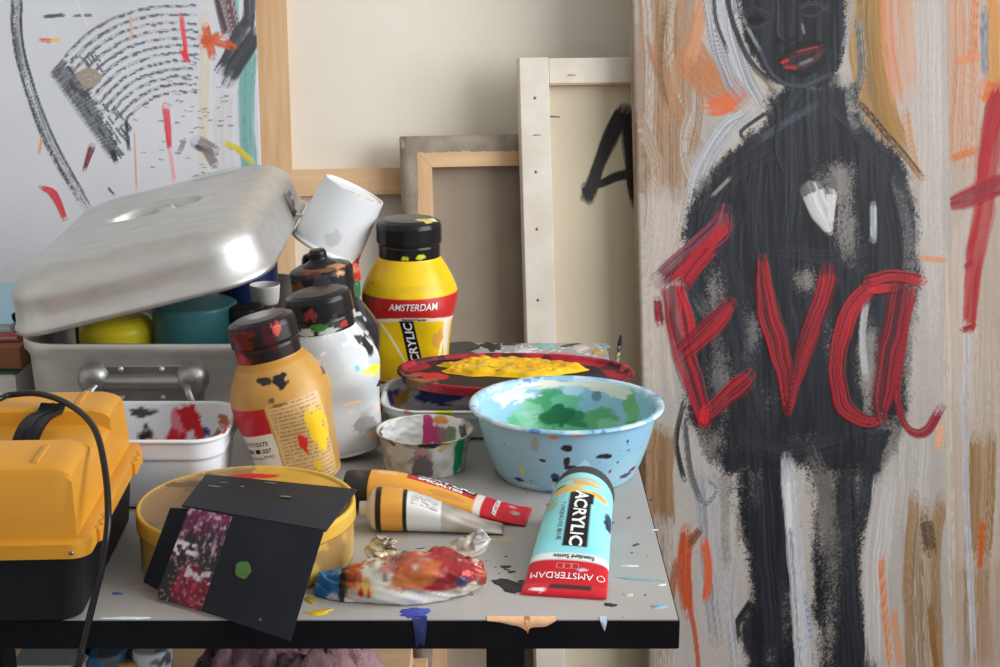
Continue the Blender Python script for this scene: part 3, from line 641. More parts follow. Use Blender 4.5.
S([(624, 112), (612, 134), (598, 168), (588, 196)], (18, 17, 14, 15), C(16, 15, 16), C(34, 32, 30), dry=.28, h=.0004, tip=.05)
S([(626, 112), (632, 150), (638, 202)], (18, 18, 18), C(16, 16, 17), C(30, 28, 28), dry=.15, h=.0004, tip=.05)
S([(596, 186), (616, 177), (640, 173)], (7, 10, 12), C(24, 23, 24), C(50, 46, 42), dry=.3, h=.0004); S([(586, 186), (590, 200)], 10, C(30, 28, 28), dry=.4)
o = p.build('canvas_cloth', M['paint'], t, w0, .0045); o.location = (0, .0195, 0)
for px, py in ((535, 98), (536, 172), (537, 229), (538, 300)):
    u, v = cw.uv(px, py); V, Fc = lathe([(.0001, -.0012), (.0016, -.001), (.0022, 0), (.0022, .001)], 10)
    V = V[:, [0, 2, 1]] + np.array([u - w0, 0, v]); mesh('nail', V, Fc, M['steel'], t)
for a in ((537, 135), (572, 75)):
    u, v = cw.uv(*a); V, Fc = tube([(u - w0 - .005, .0004, v), (u - w0 - .005, -.0012, v), (u - w0 + .005, -.0012, v), (u - w0 + .005, .0004, v)], .0005, 6, 0); mesh('staple', V, Fc, M['steel'], t)
u, v = cw.uv(551, 116); V, Fc = tube([(u - w0 - .001, .006, v), (u - w0 + .013, .005, v - .001)], .0011, 8, 0); mesh('nail', V, Fc, M['steel'], t)

# ------------------------------------------------------------------ the work table
TX0, TX1, TY0, TY1 = -.92, .1335, 1.046, 1.853
tb_ = thing('work_table', 'grey laminate work table with thick black edge and paint spatters', 'table', (-.4, 1.45, 0))
def tpart(nm, V, Fc, mat, smooth=False, col=None, parent=None):
    V = np.asarray(V, float) - np.array([-.4, 1.45, 0]); return mesh(nm, V, Fc, mat, parent or tb_, smooth=smooth, col=col)
V, Fc = boxm(TX0, TX1, TY0, TY1, ZT - .0235, ZT - .0009, .0015); tpart('edge_board', V, Fc, M['blackwood'])
M['laminate'] = pmat('grey_laminate', C(168, 164, 161), .42, col2=C(150, 146, 143), scale=7, bump=.04, bscale=120)
V, Fc = boxm(TX0 + .0012, TX1 - .0012, TY0 + .0012, TY1 - .0012, ZT - .0009, ZT); tpart('table_top', V, Fc, M['laminate'])
for lx in (.005, -.436, -.85):
    for ly in (1.20, 1.72):
        V, Fc = boxm(lx - .0165, lx + .0165, ly - .0165, ly + .0165, 0, ZT - .0235, .003); tpart('leg', V, Fc, M['black'])
V, Fc = boxm(-.866, .0215, 1.715, 1.735, .60, .66, .003); tpart('apron_rail', V, Fc, M['black'])
def splat(P2, mat, z=.0005, n=40, wob=.3, seed=0, nm='paint_splat'):          # P2: centre, radii, turn
    (x, y), (rx, ry), a = P2; A = np.arange(n) * 2 * math.pi / n
    r = 1 + wob * 2 * (n2(np.cos(A) * 1.7 + seed * 3.1, np.sin(A) * 1.7 + seed, seed) - .5) + wob * (n2(np.cos(A) * 5 + seed, np.sin(A) * 5, seed + 5) - .5)
    X, Y = rx * r * np.cos(A), ry * r * np.sin(A); c, s_ = math.cos(a), math.sin(a)
    o = np.column_stack([x + X * c - Y * s_, y + X * s_ + Y * c, np.full(n, ZT)]); q = o.copy(); cen = np.array([x, y, ZT])
    q = cen + (o - cen) * .9; q[:, 2] = ZT + z
    V = np.concatenate([o, q, [cen + np.array([0, 0, z * 1.3])]])
    Fc = [(i, (i + 1) % n, n + (i + 1) % n, n + i) for i in range(n)] + [(n + i, n + (i + 1) % n, 2 * n) for i in range(n)]
    return tpart(nm, V, Fc, mat, True) if nm else (V, Fc)
pm = {}
def PM(r, g, b, rough=.4):
    k = (r, g, b)
    if k not in pm: pm[k] = pmat('dried_paint', C(r, g, b), rough, var=.15, scale=120)
    return pm[k]
for i, (px, py, rx, ry, a, c) in enumerate((
    (510, 586, .016, .010, -.4, (24, 24, 26)), (527, 584, .012, .008, .2, (28, 28, 30)), (505, 567, .004, .002, 0, (30, 30, 32)), (512, 572, .003, .0015, .4, (30, 30, 32)),
    (418, 613, .011, .010, .2, (50, 66, 160)), (610, 605, .004, .003, 0, (40, 40, 42)), (662, 585, .005, .0012, .3, (220, 220, 216)), (645, 580, .022, .0016, -.2, (120, 160, 176)),
    (660, 607, .005, .003, .4, (120, 170, 190)), (629, 566, .007, .001, 0, (228, 228, 220)), (628, 595, .004, .003, 0, (190, 182, 164)), (655, 530, .003, .001, 0, (230, 230, 226)),
    (652, 500, .003, .002, .6, (60, 70, 80)), (318, 613, .010, .004, .3, (214, 176, 36)), (310, 600, .004, .006, .5, (150, 140, 40)), (118, 594, .004, .002, 0, (60, 100, 160)),
    (135, 586, .006, .0015, .1, (206, 150, 110)), (125, 618, .016, .003, 0, (206, 222, 226)), (540, 535, .03, .004, .1, (176, 160, 140)), (500, 540, .02, .0025, -.1, (186, 168, 130)),
    (600, 530, .006, .002, .2, (60, 60, 64)), (636, 545, .004, .0015, .9, (60, 60, 66)), (424, 549, .005, .002, 0, (60, 70, 130)), (455, 548, .03, .0014, .1, (196, 180, 120)),
    (455, 352, .030, .036, .1, (60, 60, 62)), (492, 347, .013, .02, .2, (44, 44, 46)), (524, 350, .015, .010, .4, (214, 214, 212)), (545, 346, .014, .014, .7, (130, 190, 190)), (560, 354, .018, .006, -.3, (200, 120, 130)),
    (580, 348, .012, .012, .1, (206, 200, 190)), (598, 352, .010, .010, .2, (196, 160, 60)), (570, 345, .012, .006, .5, (70, 70, 74)), (605, 346, .006, .010, .1, (120, 170, 170)), (535, 357, .012, .006, -.2, (190, 176, 60)), (512, 344, .01, .008, 0, (60, 60, 62)))):
    g_ = G(px, py); splat(((g_.x, g_.y), (rx, ry), a), PM(*c), seed=i, wob=.45)
V, Fc = [], []
for i in range(110):
    x = .128 - abs(rnd.gauss(0, .12)); y = rnd.uniform(1.05, 1.84); r = rnd.uniform(.0005, .0014); 
    v, f = splat(((x, y), (r * rnd.uniform(1, 2.5), r), rnd.uniform(0, 3)), None, z=.0003, n=8, seed=i, nm=None); Fc += [tuple(k + len(V) for k in q) for q in f]; V += list(v)
o = tpart('paint_specks', V, Fc, PM(70, 72, 78), True); o['kind'] = 'stuff'
V, Fc = [], []
for i in range(110):
    x = rnd.uniform(-.02, .128); y = rnd.uniform(1.70, 1.845); r = rnd.uniform(.001, .003)
    v, f = splat(((x, y), (r * rnd.uniform(1, 3), r), rnd.uniform(0, 3)), None, z=.0003, n=8, seed=i, nm=None); Fc += [tuple(k + len(V) for k in q) for q in f]; V += list(v)
o = tpart('paint_flecks', V, Fc, PM(206, 204, 200), True); o['kind'] = 'stuff'
# paint run over the front edge
def run(xs, prof, mat):                                   # a skin of paint hanging on the black edge
    n = len(xs); V = []; y = TY0 - .0006
    for x, d in zip(xs, prof): V += [(x, TY0 + .006, ZT + .0006), (x, y, ZT + .0004), (x, y - .0004, ZT - d * .6), (x, y + .0004, ZT - d)]
    Fc = [(i * 4 + j, i * 4 + j + 1, i * 4 + j + 5, i * 4 + j + 4) for i in range(n - 1) for j in range(3)]
    tpart('paint_run', V, Fc, mat, True)
xx = [AT(px, 622, TY0).x for px in np.linspace(487, 556, 15)]
run(xx, np.array([.0005, .001, .0015, .002, .003, .004, .0045, .006, .0085, .006, .0055, .0055, .005, .003, .0005]), PM(228, 176, 136))
run([AT(px, 622, TY0).x for px in (524, 526, 528, 530)], np.array([.002, .0075, .011, .003]), PM(226, 140, 70))
run([AT(px, 622, TY0).x for px in (413, 416, 420, 424, 427)], np.array([.003, .022, .018, .021, .004]), PM(34, 44, 96))
run([AT(px, 622, TY0).x for px in (600, 602, 605, 607)], np.array([.0005, .005, .009, .002]), PM(170, 190, 206))

# ------------------------------------------------------------------ toolbox and cable
TBX = thing('toolbox', 'yellow-lidded black plastic toolbox at the table corner', 'toolbox', (-.515, 1.135, ZT), (0, 0, math.radians(3)))
M['yellow_pl'] = pmat('yellow_plastic', C(212, 150, 46, 1.05), .42, col2=C(200, 138, 38, 1.05), scale=9, bump=.05, bscale=300)
M['tool_black'] = pmat('toolbox_black', C(25, 26, 30), .55, col2=C(19, 20, 23), spec=.25, scale=12)
HX, HY = .212, .116
def rr_(hx, hy, r, z, n=8): return ring(rrect(hx, hy, r, n), z)
def loft_same(specs, cap0=True, cap1=True, n=8, fill=8):          # rounded rectangles (hx,hy,r,z) with equal counts
    R = []
    for hx, hy, r, z in specs:
        out = []
        for sx, sy, a0 in ((1, 1, 0), (-1, 1, 90), (-1, -1, 180), (1, -1, 270)):
            for k in range(n + 1):
                a = math.radians(a0 + 90 * k / n); out.append((sx * (hx - r) + r * math.cos(a), sy * (hy - r) + r * math.sin(a), z))
        P = np.array(out); Q = []
        for i in range(len(P)):
            a, b = P[i], P[(i + 1) % len(P)]; kk = fill if i % (n + 1) == n else 1
            for t in range(kk): Q.append(a + (b - a) * t / kk)
        R.append(np.array(Q))
    return loft(R, cap0, cap1)
V, Fc = loft_same([(HX - .018, HY - .016, .012, 0), (HX - .012, HY - .010, .014, .004), (HX - .008, HY - .006, .016, .05), (HX - .006, HY - .004, .016, .056)])
o = mesh('base_tray', V, Fc, M['tool_black'], TBX); sharp(o, 40)
V, Fc = loft_same([(HX - .006, HY - .004, .014, .0545), (HX, HY, .014, .0555), (HX, HY, .014, .0665), (HX - .003, HY - .003, .013, .068), (HX - .01, HY - .01, .013, .068)])
o = mesh('lid_rim', V, Fc, M['yellow_pl'], TBX); sharp(o, 40)
# lid with a channel along its length for the handle
def lid_ring(d, z):
    return (HX - .008 - d, HY - .008 - d, .014, z)
ys = [-HY + .010, -.030, -.024, .036, .042, HY - .010]
prof = [(-HY + .010, .0675), (-HY + .012, .080), (-HY + .016, .114), (-HY + .022, .120), (-.034, .120), (-.027, .117), (-.025, .108), (.037, .108), (.039, .117), (.046, .120), (HY - .022, .120), (HY - .016, .115), (HY - .011, .080), (HY - .010, .0675)]
prof = [(-HY + .010, .0675), (-HY + .0115, .080), (-HY + .0165, .1145), (-HY + .0185, .118), (-HY + .024, .120), (-.036, .120), (-.0345, .119), (-.0335, .1065), (.0435, .1065), (.0445, .1175), (.047, .120), (HY - .024, .120), (HY - .0185, .118), (HY - .0165, .1145), (HY - .0115, .080), (HY - .010, .0675)]; xs = [(-HX + .012, 1.0, 0), (-HX + .016, 1, .002), (-HX + .024, 1, .006), (HX - .026, 1, .006), (HX - .018, 1, .004), (HX - .0135, 1, .0015), (HX - .012, 1, 0)]
V = []; 
for i, (x, s_, lift) in enumerate(xs):
    for y, z in prof:
        zz = z if z < .07 else z - (.006 - lift) * (1 if z > .1 else .3)
        xe = x + (0 if z > .1 else math.copysign(.002, x)) if i in (0, 1, 5, 6) else x
        V.append((xe, y * (1 if z > .1 else 1), zz))
n = len(prof); Fc = [(i * n + j, (i + 1) * n + j, (i + 1) * n + j + 1, i * n + j + 1) for i in range(len(xs) - 1) for j in range(n - 1)]
Fc += [tuple(range(n)), tuple(range(len(V) - 1, len(V) - n - 1, -1))]
o = mesh('lid', V, Fc, M['yellow_pl'], TBX); sharp(o, 24)
for x, y0, y1 in ((HX - .040, .058, .092), (HX - .040, -.090, -.050), (HX - .25, -.090, -.050), (HX - .25, .058, .092)):
    V, Fc = boxm(x - .0022, x + .0022, y0, y1, .118, .1213, .001); mesh('lid_rib', V, Fc, M['yellow_pl'], TBX, smooth=False)
for y in (-.082, -.070, -.058, .064, .076, .088):         # hinge teeth along the rim
    V, Fc = boxm(HX - .002, HX + .0035, y - .004, y + .004, .056, .0675, .002); mesh('rim_tooth', V, Fc, M['yellow_pl'], TBX, smooth=False)
V, Fc = lathe([(.0001, -.0006), (.0014, -.0006), (.0018, .001)], 12); V = V[:, [0, 2, 1]] + np.array([HX - .012, -HY - .0001, .060]); mesh('rivet', V, Fc, M['steel'], TBX)
hw = np.array([(HX - .063, -.0345, .1075), (HX - .063, -.030, .1120), (HX - .062, -.014, .1200), (HX - .061, .006, .1225), (HX - .060, .026, .1205), (HX - .059, .040, .1185), (HX - .058, .050, .1222)])
P = catmull(hw, 8); T = np.gradient(P, axis=0); T /= np.linalg.norm(T, axis=1)[:, None]; side = np.cross(T, [0, 0, 1]); side /= np.linalg.norm(side, axis=1)[:, None]; nr = np.cross(side, T)
sec = np.array([(-.010, -.0012), (.010, -.0012), (.0105, 0), (.010, .0016), (.0075, .0016), (.0065, .0006), (.0015, .0006), (.001, .0016), (-.001, .0016), (-.0015, .0006), (-.0065, .0006), (-.0075, .0016), (-.010, .0016), (-.0105, 0)])
R = [P[i] + sec[:, :1] * side[i] + sec[:, 1:] * nr[i] for i in range(len(P))]; V, Fc = loft(R, True, True); o = mesh('carry_handle', V, Fc, M['black'], TBX); sharp(o, 50)
M['cable'] = pmat('cable_rubber', C(14, 14, 16), .28)
cpts = [Vector(q) for q in ((-1.02, 1.22, .004), (-.975, 1.21, .30), (-.95, 1.20, .70), (-.90, 1.18, .772), (-.80, 1.16, .80), (-.735, 1.155, .868), (-.70, 1.15, .8765), (-.58, 1.148, .8765))]
for px, py, y in ((-30, 403, 1.18), (10, 395, 1.20), (40, 394, 1.195), (70, 405, 1.165), (94, 428, 1.125), (105, 470, 1.082), (108, 520, 1.043), (102, 565, 1.030), (94, 600, 1.022), (84, 640, 1.012), (78, 668, 1.005), (70, 720, 1.0)):
    cpts.append(AT(px, py, y))
cpts += [Vector((-.33, 1.02, .35)), Vector((-.36, 1.08, .06)), Vector((-.42, 1.16, .004)), Vector((-.60, 1.22, .004))]
cb0 = min(cpts, key=lambda q: q.z)
V, Fc = tube([tuple(q) for q in cpts], .0026, 10, 10); o = mesh('power_cable', V, Fc, M['cable']); tag(o, 'thin black cable looped over the yellow toolbox', 'cable')

# ------------------------------------------------------------------ aluminium roaster, its lid and what is in it
PX, PY, PW, PL, PH = -.365, 1.672, .131, .172, .092
pan = thing('roasting_pan', 'aluminium roasting pan base with riveted end handle', 'pan', (PX, PY, ZT))
specs = [(PW - .022, PL - .022, .035, .0), (PW - .012, PL - .012, .042, .003), (PW - .008, PL - .008, .045, .012), (PW - .005, PL - .005, .046, .070), (PW - .003, PL - .003, .047, .076), (PW, PL, .048, .080), (PW, PL, .048, PH - .001), (PW - .001, PL - .001, .047, PH),
         (PW - .0025, PL - .0025, .046, PH - .001), (PW - .003, PL - .003, .045, .081), (PW - .007, PL - .007, .044, .07), (PW - .010, PL - .010, .043, .014), (PW - .014, PL - .014, .040, .006)]
V, Fc = loft_same(specs, True, True, 10); mesh('pan_body', V, Fc, M['alu'], pan)
yf = -PL + .006
V, Fc = boxm(-.060, .062, yf - .003, yf + .002, .030, .068, .002); mesh('handle_plate', V, Fc, M['alu_dark'], pan, smooth=False)
V, Fc = tube([(-.05, yf - .004, .051), (0, yf - .005, .051), (.05, yf - .004, .051)], .0085, 14, 8); mesh('handle_ridge', V, Fc, M['alu_dark'], pan)
for sx in (-1, 1):
    V, Fc = lathe([(.0001, .0155), (.006, .015), (.011, .012), (.015, .006), (.0165, 0), (.0165, -.003)], 28)
    V = np.column_stack([V[:, 0] * 1.05, -V[:, 2], V[:, 1] * 1.12]) + np.array([.050 * sx, yf - .001, .054]); mesh('handle_boss', V, Fc, M['alu_dark'], pan)
for x, z in ((-.022, .0645), (.020, .0645), (-.022, .0345), (.020, .0345)):
    V, Fc = lathe([(.0001, .0022), (.0018, .0018), (.0028, .0006), (.003, 0)], 12); V = np.column_stack([V[:, 0], -V[:, 2], V[:, 1]]) + np.array([x, yf - .003, z]); mesh('rivet', V, Fc, M['alu'], pan)
V, Fc = tube([(-.046, yf - .012, .050), (-.050, yf - .021, .044), (-.052, yf - .024, .030), (-.048, yf - .024, .016), (-.03, yf - .024, .010), (.03, yf - .024, .010), (.050, yf - .024, .016), (.054, yf - .024, .030), (.050, yf - .021, .044), (.046, yf - .012, .050)], .0042, 12, 8)
mesh('bail_handle', V, Fc, M['alu_dark'], pan)

# lid: left long edge on the pan rim, right side propped up
TILT = math.radians(14.0)
LW, LL, LH = .1375, .178, .066
lid = thing('roaster_lid', 'dented aluminium roaster lid tilted open on the pan', 'lid', mw=Matrix.Translation((PX - PW - .003, PY - .180, ZT + PH + .0015)) @ Matrix.Rotation(math.radians(4), 4, 'X') @ Matrix.Rotation(-TILT, 4, 'Y') @ Matrix.Translation((0, LL, 0)))
def lid_outline(hx, hy, r, n=34):
    return loft_same([(hx, hy, r, 0)], False, False, n, 60)[0][:, :2]
rings = []
def outl(d, z, r): 
    P = lid_outline(LW - d, LL - d, r); return np.column_stack([P[:, 0] + LW, P[:, 1], np.full(len(P), z)])
side_p = [(0, 0, .052), (-.0015, .001, .052), (-.0015, .006, .052), (.0005, .008, .052), (.003, .022, .053)]
for a in np.linspace(0, 1, 12)[0:]:
    ang = a * math.pi / 2; side_p.append((.004 + .036 * (1 - math.cos(ang)), .030 + (.033) * math.sin(ang), .054 - .016 * a))
for d, z, r in side_p: rings.append(outl(d, z, r))
last = rings[-1]; cen = last.mean(0)
for f in np.linspace(.985, .0, 110):
    q = cen + (last - cen) * f; q[:, 2] = last[0, 2] + .006 * (1 - f * f); rings.append(q)
R = np.array(rings)
# pressed hand-hold: an oval hollow bridged by a bar
X, Y = R[..., 0] - .145, R[..., 1] + .022; el = np.sqrt((X / .054) ** 2 + (Y / .032) ** 2)
hol = 1 - sst(.88, 1.0, el); bar = np.exp(-((X - .006) / (.0060 + .16 * np.abs(Y))) ** 4)
bulge = .0015 * np.exp(-((el - 1.08) / .12) ** 2)
R[..., 2] += np.where(R[..., 2] > .061, -.021 * hol * (1 - .80 * bar) + bulge, 0)
R[..., 2] += .0012 * (n2(R[..., 0] * 22, R[..., 1] * 18, 4) - .5) * (R[..., 2] > .035)
V, Fc = loft(R); o = mesh('lid_shell', V, Fc, M['alu'], lid)
so = o.modifiers.new('thickness', 'SOLIDIFY'); so.thickness = .0014; so.offset = -1
for yy in (.062, -.02):                                    # clips and the wire bail on the right flank
    if yy > 0:
        V, Fc = boxm(-.007, .007, -.0012, .0012, -.014, .014, .001); V = np.asarray(V); V = np.column_stack([2 * LW + .0008 + V[:, 1], V[:, 0] + yy, V[:, 2] + .022]); cp = mesh('hinge_clip', V, Fc, M['steel'], lid)
        for dz in (.006, -.006):
            V, Fc = lathe([(.0001, .002), (.002, .0016), (.003, 0)], 10); V = np.column_stack([V[:, 2] + 2 * LW + .0015, V[:, 0] + yy, V[:, 1] + .022 + dz]); mesh('rivet', V, Fc, M['alu'], cp)
        V, Fc = tube([(2 * LW + .002, yy - .006, .010), (2 * LW + .008, yy - .004, .006), (2 * LW + .009, yy - .004, -.006), (2 * LW + .008, yy, -.016), (2 * LW + .004, yy + .003, -.012)], .0022, 8, 8); mesh('wire_loop', V, Fc, M['alu'], lid)
V, Fc = tube([(-.004, -.105, .004), (-.010, -.103, .010), (-.012, -.1, .004), (-.006, -.098, -.001)], .003, 8, 6); mesh('hinge_knuckle', V, Fc, M['black'], lid)
sm = []
def flatpatch(parent, nm, pts, mat):
    mesh(nm, pts, [tuple(range(len(pts)))], mat, parent, smooth=False)
A = np.arange(24) * 2 * math.pi / 24
blob = np.column_stack([LW + .050 + .026 * np.cos(A) * (1 + .3 * np.sin(3 * A)), .118 + .007 * np.sin(A) * (1 + .5 * np.cos(2 * A)) , np.full(24, 0)])
blob[:, 2] = .0683
mesh('paint_smear', blob, [tuple(range(24))], PM(150, 196, 206), lid, smooth=False)

def jar(name, label, cat, x, y, z, prof, col, mat='vp', splats=(), n=64, lean=(0, 0, 0), capprof=None, capcol=None):
    t = thing(name, label, cat, (x, y, z), lean)
    V, Fc = lathe(resample(smoothprof(prof, 1), .003), n); s = Splat(V, col, len(name))
    for a in splats: s.blob(*a)
    mesh('body', V, Fc, M[mat], t, col=s.c)
    if capprof is not None:
        V, Fc = lathe(resample(smoothprof(capprof, 1), .003), n); s = Splat(V, capcol, 5); mesh('cap', V, Fc, M['vp'], t, col=s.c)
    return t
zi = ZT + .0065
a = AT(118, 330, 1.575); jar('yellow_tub', 'round yellow plastic tub inside the roasting pan', 'tub', a.x, 1.575, zi,
    [(.0001, 0), (.030, 0), (.034, .003), (.040, .06), (.041, .080), (.040, .088), (.033, .096), (.015, .0985), (.0001, .099)], C(214, 196, 40), 'vp')
a = AT(196, 330, 1.575); jar('teal_jar', 'teal jar inside the roasting pan beside a yellow tub', 'jar', a.x, 1.575, zi,
    [(.0001, 0), (.040, 0), (.0435, .003), (.0445, .085), (.0445, .108), (.043, .112), (.020, .1125), (.0001, .1125)], C(56, 110, 116), 'vp', [((0, -.045, .03), (.03, .02, .012), C(40, 70, 80))])
a = AT(254, 320, 1.553); jar('squat_bottle', 'small dark bottle with flat black cap inside the roasting pan', 'bottle', a.x - .010, 1.566, zi,
    [(.0001, 0), (.016, 0), (.018, .002), (.018, .085), (.012, .094), (.0001, .095)], C(60, 40, 36), 'vp', capprof=[(.012, .092), (.019, .092), (.0195, .094), (.0195, .108), (.018, .110), (.0001, .110)], capcol=C(22, 22, 24))
a = AT(268, 300, 1.61); jar('capped_bottle', 'small dark bottle with open white cap inside the roasting pan', 'bottle', a.x - .002, 1.604, zi,
    [(.0001, 0), (.013, 0), (.015, .002), (.015, .095), (.012, .104), (.0001, .105)], C(70, 44, 36), 'vp', capprof=[(.011, .103), (.0145, .103), (.0165, .124), (.0155, .1245), (.0135, .108), (.0001, .107)], capcol=C(206, 204, 200))
a = AT(262, 290, 1.70); jar('navy_jar', 'dark blue jar under the raised side of the lid', 'jar', -.287, 1.705, zi,
    [(.0001, 0), (.030, 0), (.033, .003), (.034, .125), (.033, .130), (.0001, .130)], C(28, 38, 84), 'vp')
a = AT(60, 340, 1.66); jar('maroon_jar', 'dark maroon jar at the back of the roasting pan', 'jar', -.445, 1.675, zi,
    [(.0001, 0), (.030, 0), (.033, .003), (.034, .085), (.033, .089), (.0001, .090)], C(90, 34, 44), 'vp')

# books and box at the far left
def slab(name, label, cat, x0, x1, y0, y1, z0, z1, mat, rot=0, parts=()):
    t = thing(name, label, cat, ((x0 + x1) / 2, (y0 + y1) / 2, z0), (0, 0, rot)); hx, hy, h = (x1 - x0) / 2, (y1 - y0) / 2, z1 - z0
    if parts:
        V, Fc = boxm(-hx, hx, -hy, hy, 0, .002, .0006); mesh('cover', V, Fc, mat, t, smooth=False)
        V, Fc = boxm(-hx, hx, -hy, hy, h - .002, h, .0006); mesh('cover', V, Fc, mat, t, smooth=False)
        V, Fc = boxm(-hx + .003, hx - .003, -hy + .003, hy - .003, .0021, h - .0021); mesh('pages', V, Fc, parts[0], t, smooth=False)
    else:
        V, Fc = boxm(-hx, hx, -hy, hy, 0, h - .0005, .002); mesh('box', V, Fc, mat, t, smooth=False)
        V, Fc = boxm(-.02, .02, -hy - .0002, hy + .0002, h - .0008, h, .0003); mesh('tape', V, Fc, PM(176, 140, 100), t, smooth=False)
    return t
pg = PM(216, 214, 206)
slab('hardback_book', 'thick white-paged book with green cover under the brown box', 'book', -.80, -.512, 1.56, 1.80, ZT, ZT + .0445, PM(40, 84, 70), 0, (pg,))
slab('cardboard_box', 'flat brown cardboard box on the green book', 'box', -.80, -.51, 1.57, 1.80, ZT + .045, ZT + .0705, pmat('brown_card', C(142, 94, 66), .8, var=.12, scale=20))
slab('pink_booklet', 'pink-red booklet on the brown cardboard box', 'booklet', -.79, -.525, 1.58, 1.79, ZT + .071, ZT + .0785, PM(196, 92, 88), .08, (pg,))
slab('blue_booklet', 'pale blue booklet on top of the stack beside the pan', 'booklet', -.79, -.522, 1.60, 1.80, ZT + .079, ZT + .089, PM(150, 192, 214), -.03, (pg,))

# ------------------------------------------------------------------ paint bottles
BODY = [(.0, .038), (.0015, .041), (.006, .0435), (.030, .0455), (.060, .0490), (.082, .0520), (.092, .0525), (.100, .0515), (.112, .0465), (.124, .0400), (.131, .0355), (.134, .0335), (.139, .0330)]
CAP = [(.0325, .1335), (.0335, .134), (.0336, .147), (.0328, .148), (.0328, .1495), (.0350, .150), (.0355, .152), (.0352, .168), (.0335, .1725), (.027, .1755), (.012, .1765), (.0001, .1765)]
def body_rings(n=384, step=.0011):
    P = resample(smoothprof(np.array(BODY)[:, ::-1], 2)[:, ::-1], step); a = np.arange(n) * 2 * math.pi / n; R = []
    for z, r in P:
        k = 2 + 2.2 * (1 - sst(.05, .098, z)) * sst(0, .004, z)
        # squarer towards the foot, one flat to the front
        den = (np.abs(np.cos(a)) ** k + np.abs(np.sin(a)) ** k) ** (1 / k); rr = r / den * (1 - .10 * (k - 2) / 2.2)
        R.append(np.column_stack([rr * np.cos(a), rr * np.sin(a), np.full(n, z)]))
    return np.array(R), a, P
BR, BA, BP = body_rings()
def on_body(ang0, off=.0005):                             # (s,z) on the bottle front -> point; s along the girth from angle ang0
    def f(s, z):
        s, z = np.asarray(s, float), np.asarray(z, float); r0 = np.interp(z, BP[:, 0], BP[:, 1])
        a = ang0 + s / (r0 * 1.0); k = 2 + 2.2 * (1 - sst(.05, .098, z)) * sst(0, .004, z)
        rr = r0 / (np.abs(np.cos(a)) ** k + np.abs(np.sin(a)) ** k) ** (1 / k) * (1 - .10 * (k - 2) / 2.2) + off
        return np.column_stack([rr * np.cos(a), rr * np.sin(a), z])
    return f
def bottle(name, label, loc, rot, paint, capcol, capsplats=(), body_mat='vp', knob=False, sc=1.0):
    t = thing(name, label, 'bottle', loc, rot); t.scale = (sc, sc, sc)
    V, Fc = loft(BR, True, True)
    ang = np.arctan2(V[:, 1], V[:, 0]); r0 = np.hypot(V[:, 0], V[:, 1])
    sfun = lambda a0: np.interp(V[:, 2], BP[:, 0], BP[:, 1]) * ((ang - a0 + math.pi) % (2 * math.pi) - math.pi)
    col = paint(V, sfun); mesh('bottle_body', V, Fc, M[body_mat], t, col=col)
    n = 160; cap = resample(CAP, .0013); V, Fc = lathe(cap, n)
    s = Splat(V, capcol, 7 + len(label))
    for q in capsplats: s.blob(*q[:3], *q[3:])
    c = mesh('screw_cap', V, Fc, M['vg'], t, col=s.c)
    if knob:
        V, Fc = lathe(resample([(.019, .175), (.018, .1775), (.011, .1815), (.0098, .183), (.0098, .190), (.008, .193), (.0001, .1935)], .0015), 40); s = Splat(V, capcol, 3); mesh('nozzle', V, Fc, M['vg'], c, col=s.c)
    return t
FR = -math.pi / 2
YEL, YEL2, REDL = C(240, 186, 20), C(226, 160, 16), C(176, 34, 36)
def paint_yellow(V, sf):
    z = V[:, 2]; s = sf(FR + .20); P = Splat(V, YEL, 3)
    P.noise(C(216, 152, 14), 40, .4, .8, .5)
    P.mask(sst(.102, .106, z) * (1 - sst(.109, .112, z)), C(200, 170, 30), .5)
    band = sst(.0765, .0773, z + 1.6 * s * s) * (1 - sst(.0972, .098, z)); P.mask(band, REDL)
    P.mask(sst(.0728, .0735, z + 1.6 * s * s) * (1 - sst(.0765, .0773, z + 1.6 * s * s)), C(224, 206, 196))
    for x0, z0, x1, z1 in ((-.036, .070, -.004, .016), (.036, .070, .022, .010)):      # thin pale lines slanting down the facets
        t = np.clip((z0 - z) / (z0 - z1), 0, 1); d = np.abs(s - (x0 + (x1 - x0) * t)); P.mask((1 - sst(.0009, .0018, d)) * (z < z0) * (z > z1), C(232, 222, 196))
    strip = (np.abs(s + .001 + (z - .04) * .22) < .0080) * (z > .006) * (z < .073); P.mask(strip, C(22, 21, 22))
    lab = (s > .032 + (z < .05) * (.05 - z) * .2) * (s < .055) * (z > .0) * (z < .0725); P.mask(lab, C(222, 214, 196), .85)
    lab = (s < -.056) * (s > -.068) * (z < .045) * (z > .004); P.mask(lab, C(232, 214, 160), .9)
    for c, r, k in (((-.040, -.034, .113), .005, C(30, 28, 24)), ((.034, -.04, .052), (.006, .01, .010), C(206, 150, 60)), ((-.050, -.03, .06), (.008, .02, .018), C(26, 24, 26)), ((-.048, -.03, .048), (.012, .02, .010), C(22, 22, 24)),
                    ((-.046, -.02, .09), (.012, .02, .006), C(120, 70, 20))): P.blob(c, r, k, .5)
    return P.c
g_ = AT(411, 377, 1.702)
yb = bottle('acrylic_bottle', 'yellow acrylic paint bottle with red label band before the linen canvas', (g_.x, 1.706, ZT), (0, 0, math.radians(-4)), paint_yellow, C(24, 23, 23),
            [((.022, -.012, .1765), (.010, .008, .004), C(214, 190, 90), .6), ((.026, -.004, .176), (.005, .005, .004), C(226, 220, 200), .6), ((.016, -.03, .139), (.005, .01, .003), C(190, 200, 60), .5), ((.0, -.033, .138), (.004, .01, .002), C(190, 190, 50), .6)], sc=1.05)
text_on('lettering', 'AMSTERDAM', .0105, lambda x, y: on_body(FR + .20)(x + y * .2, .0885 + y), M['white_ink'], yb, .0001, .86)
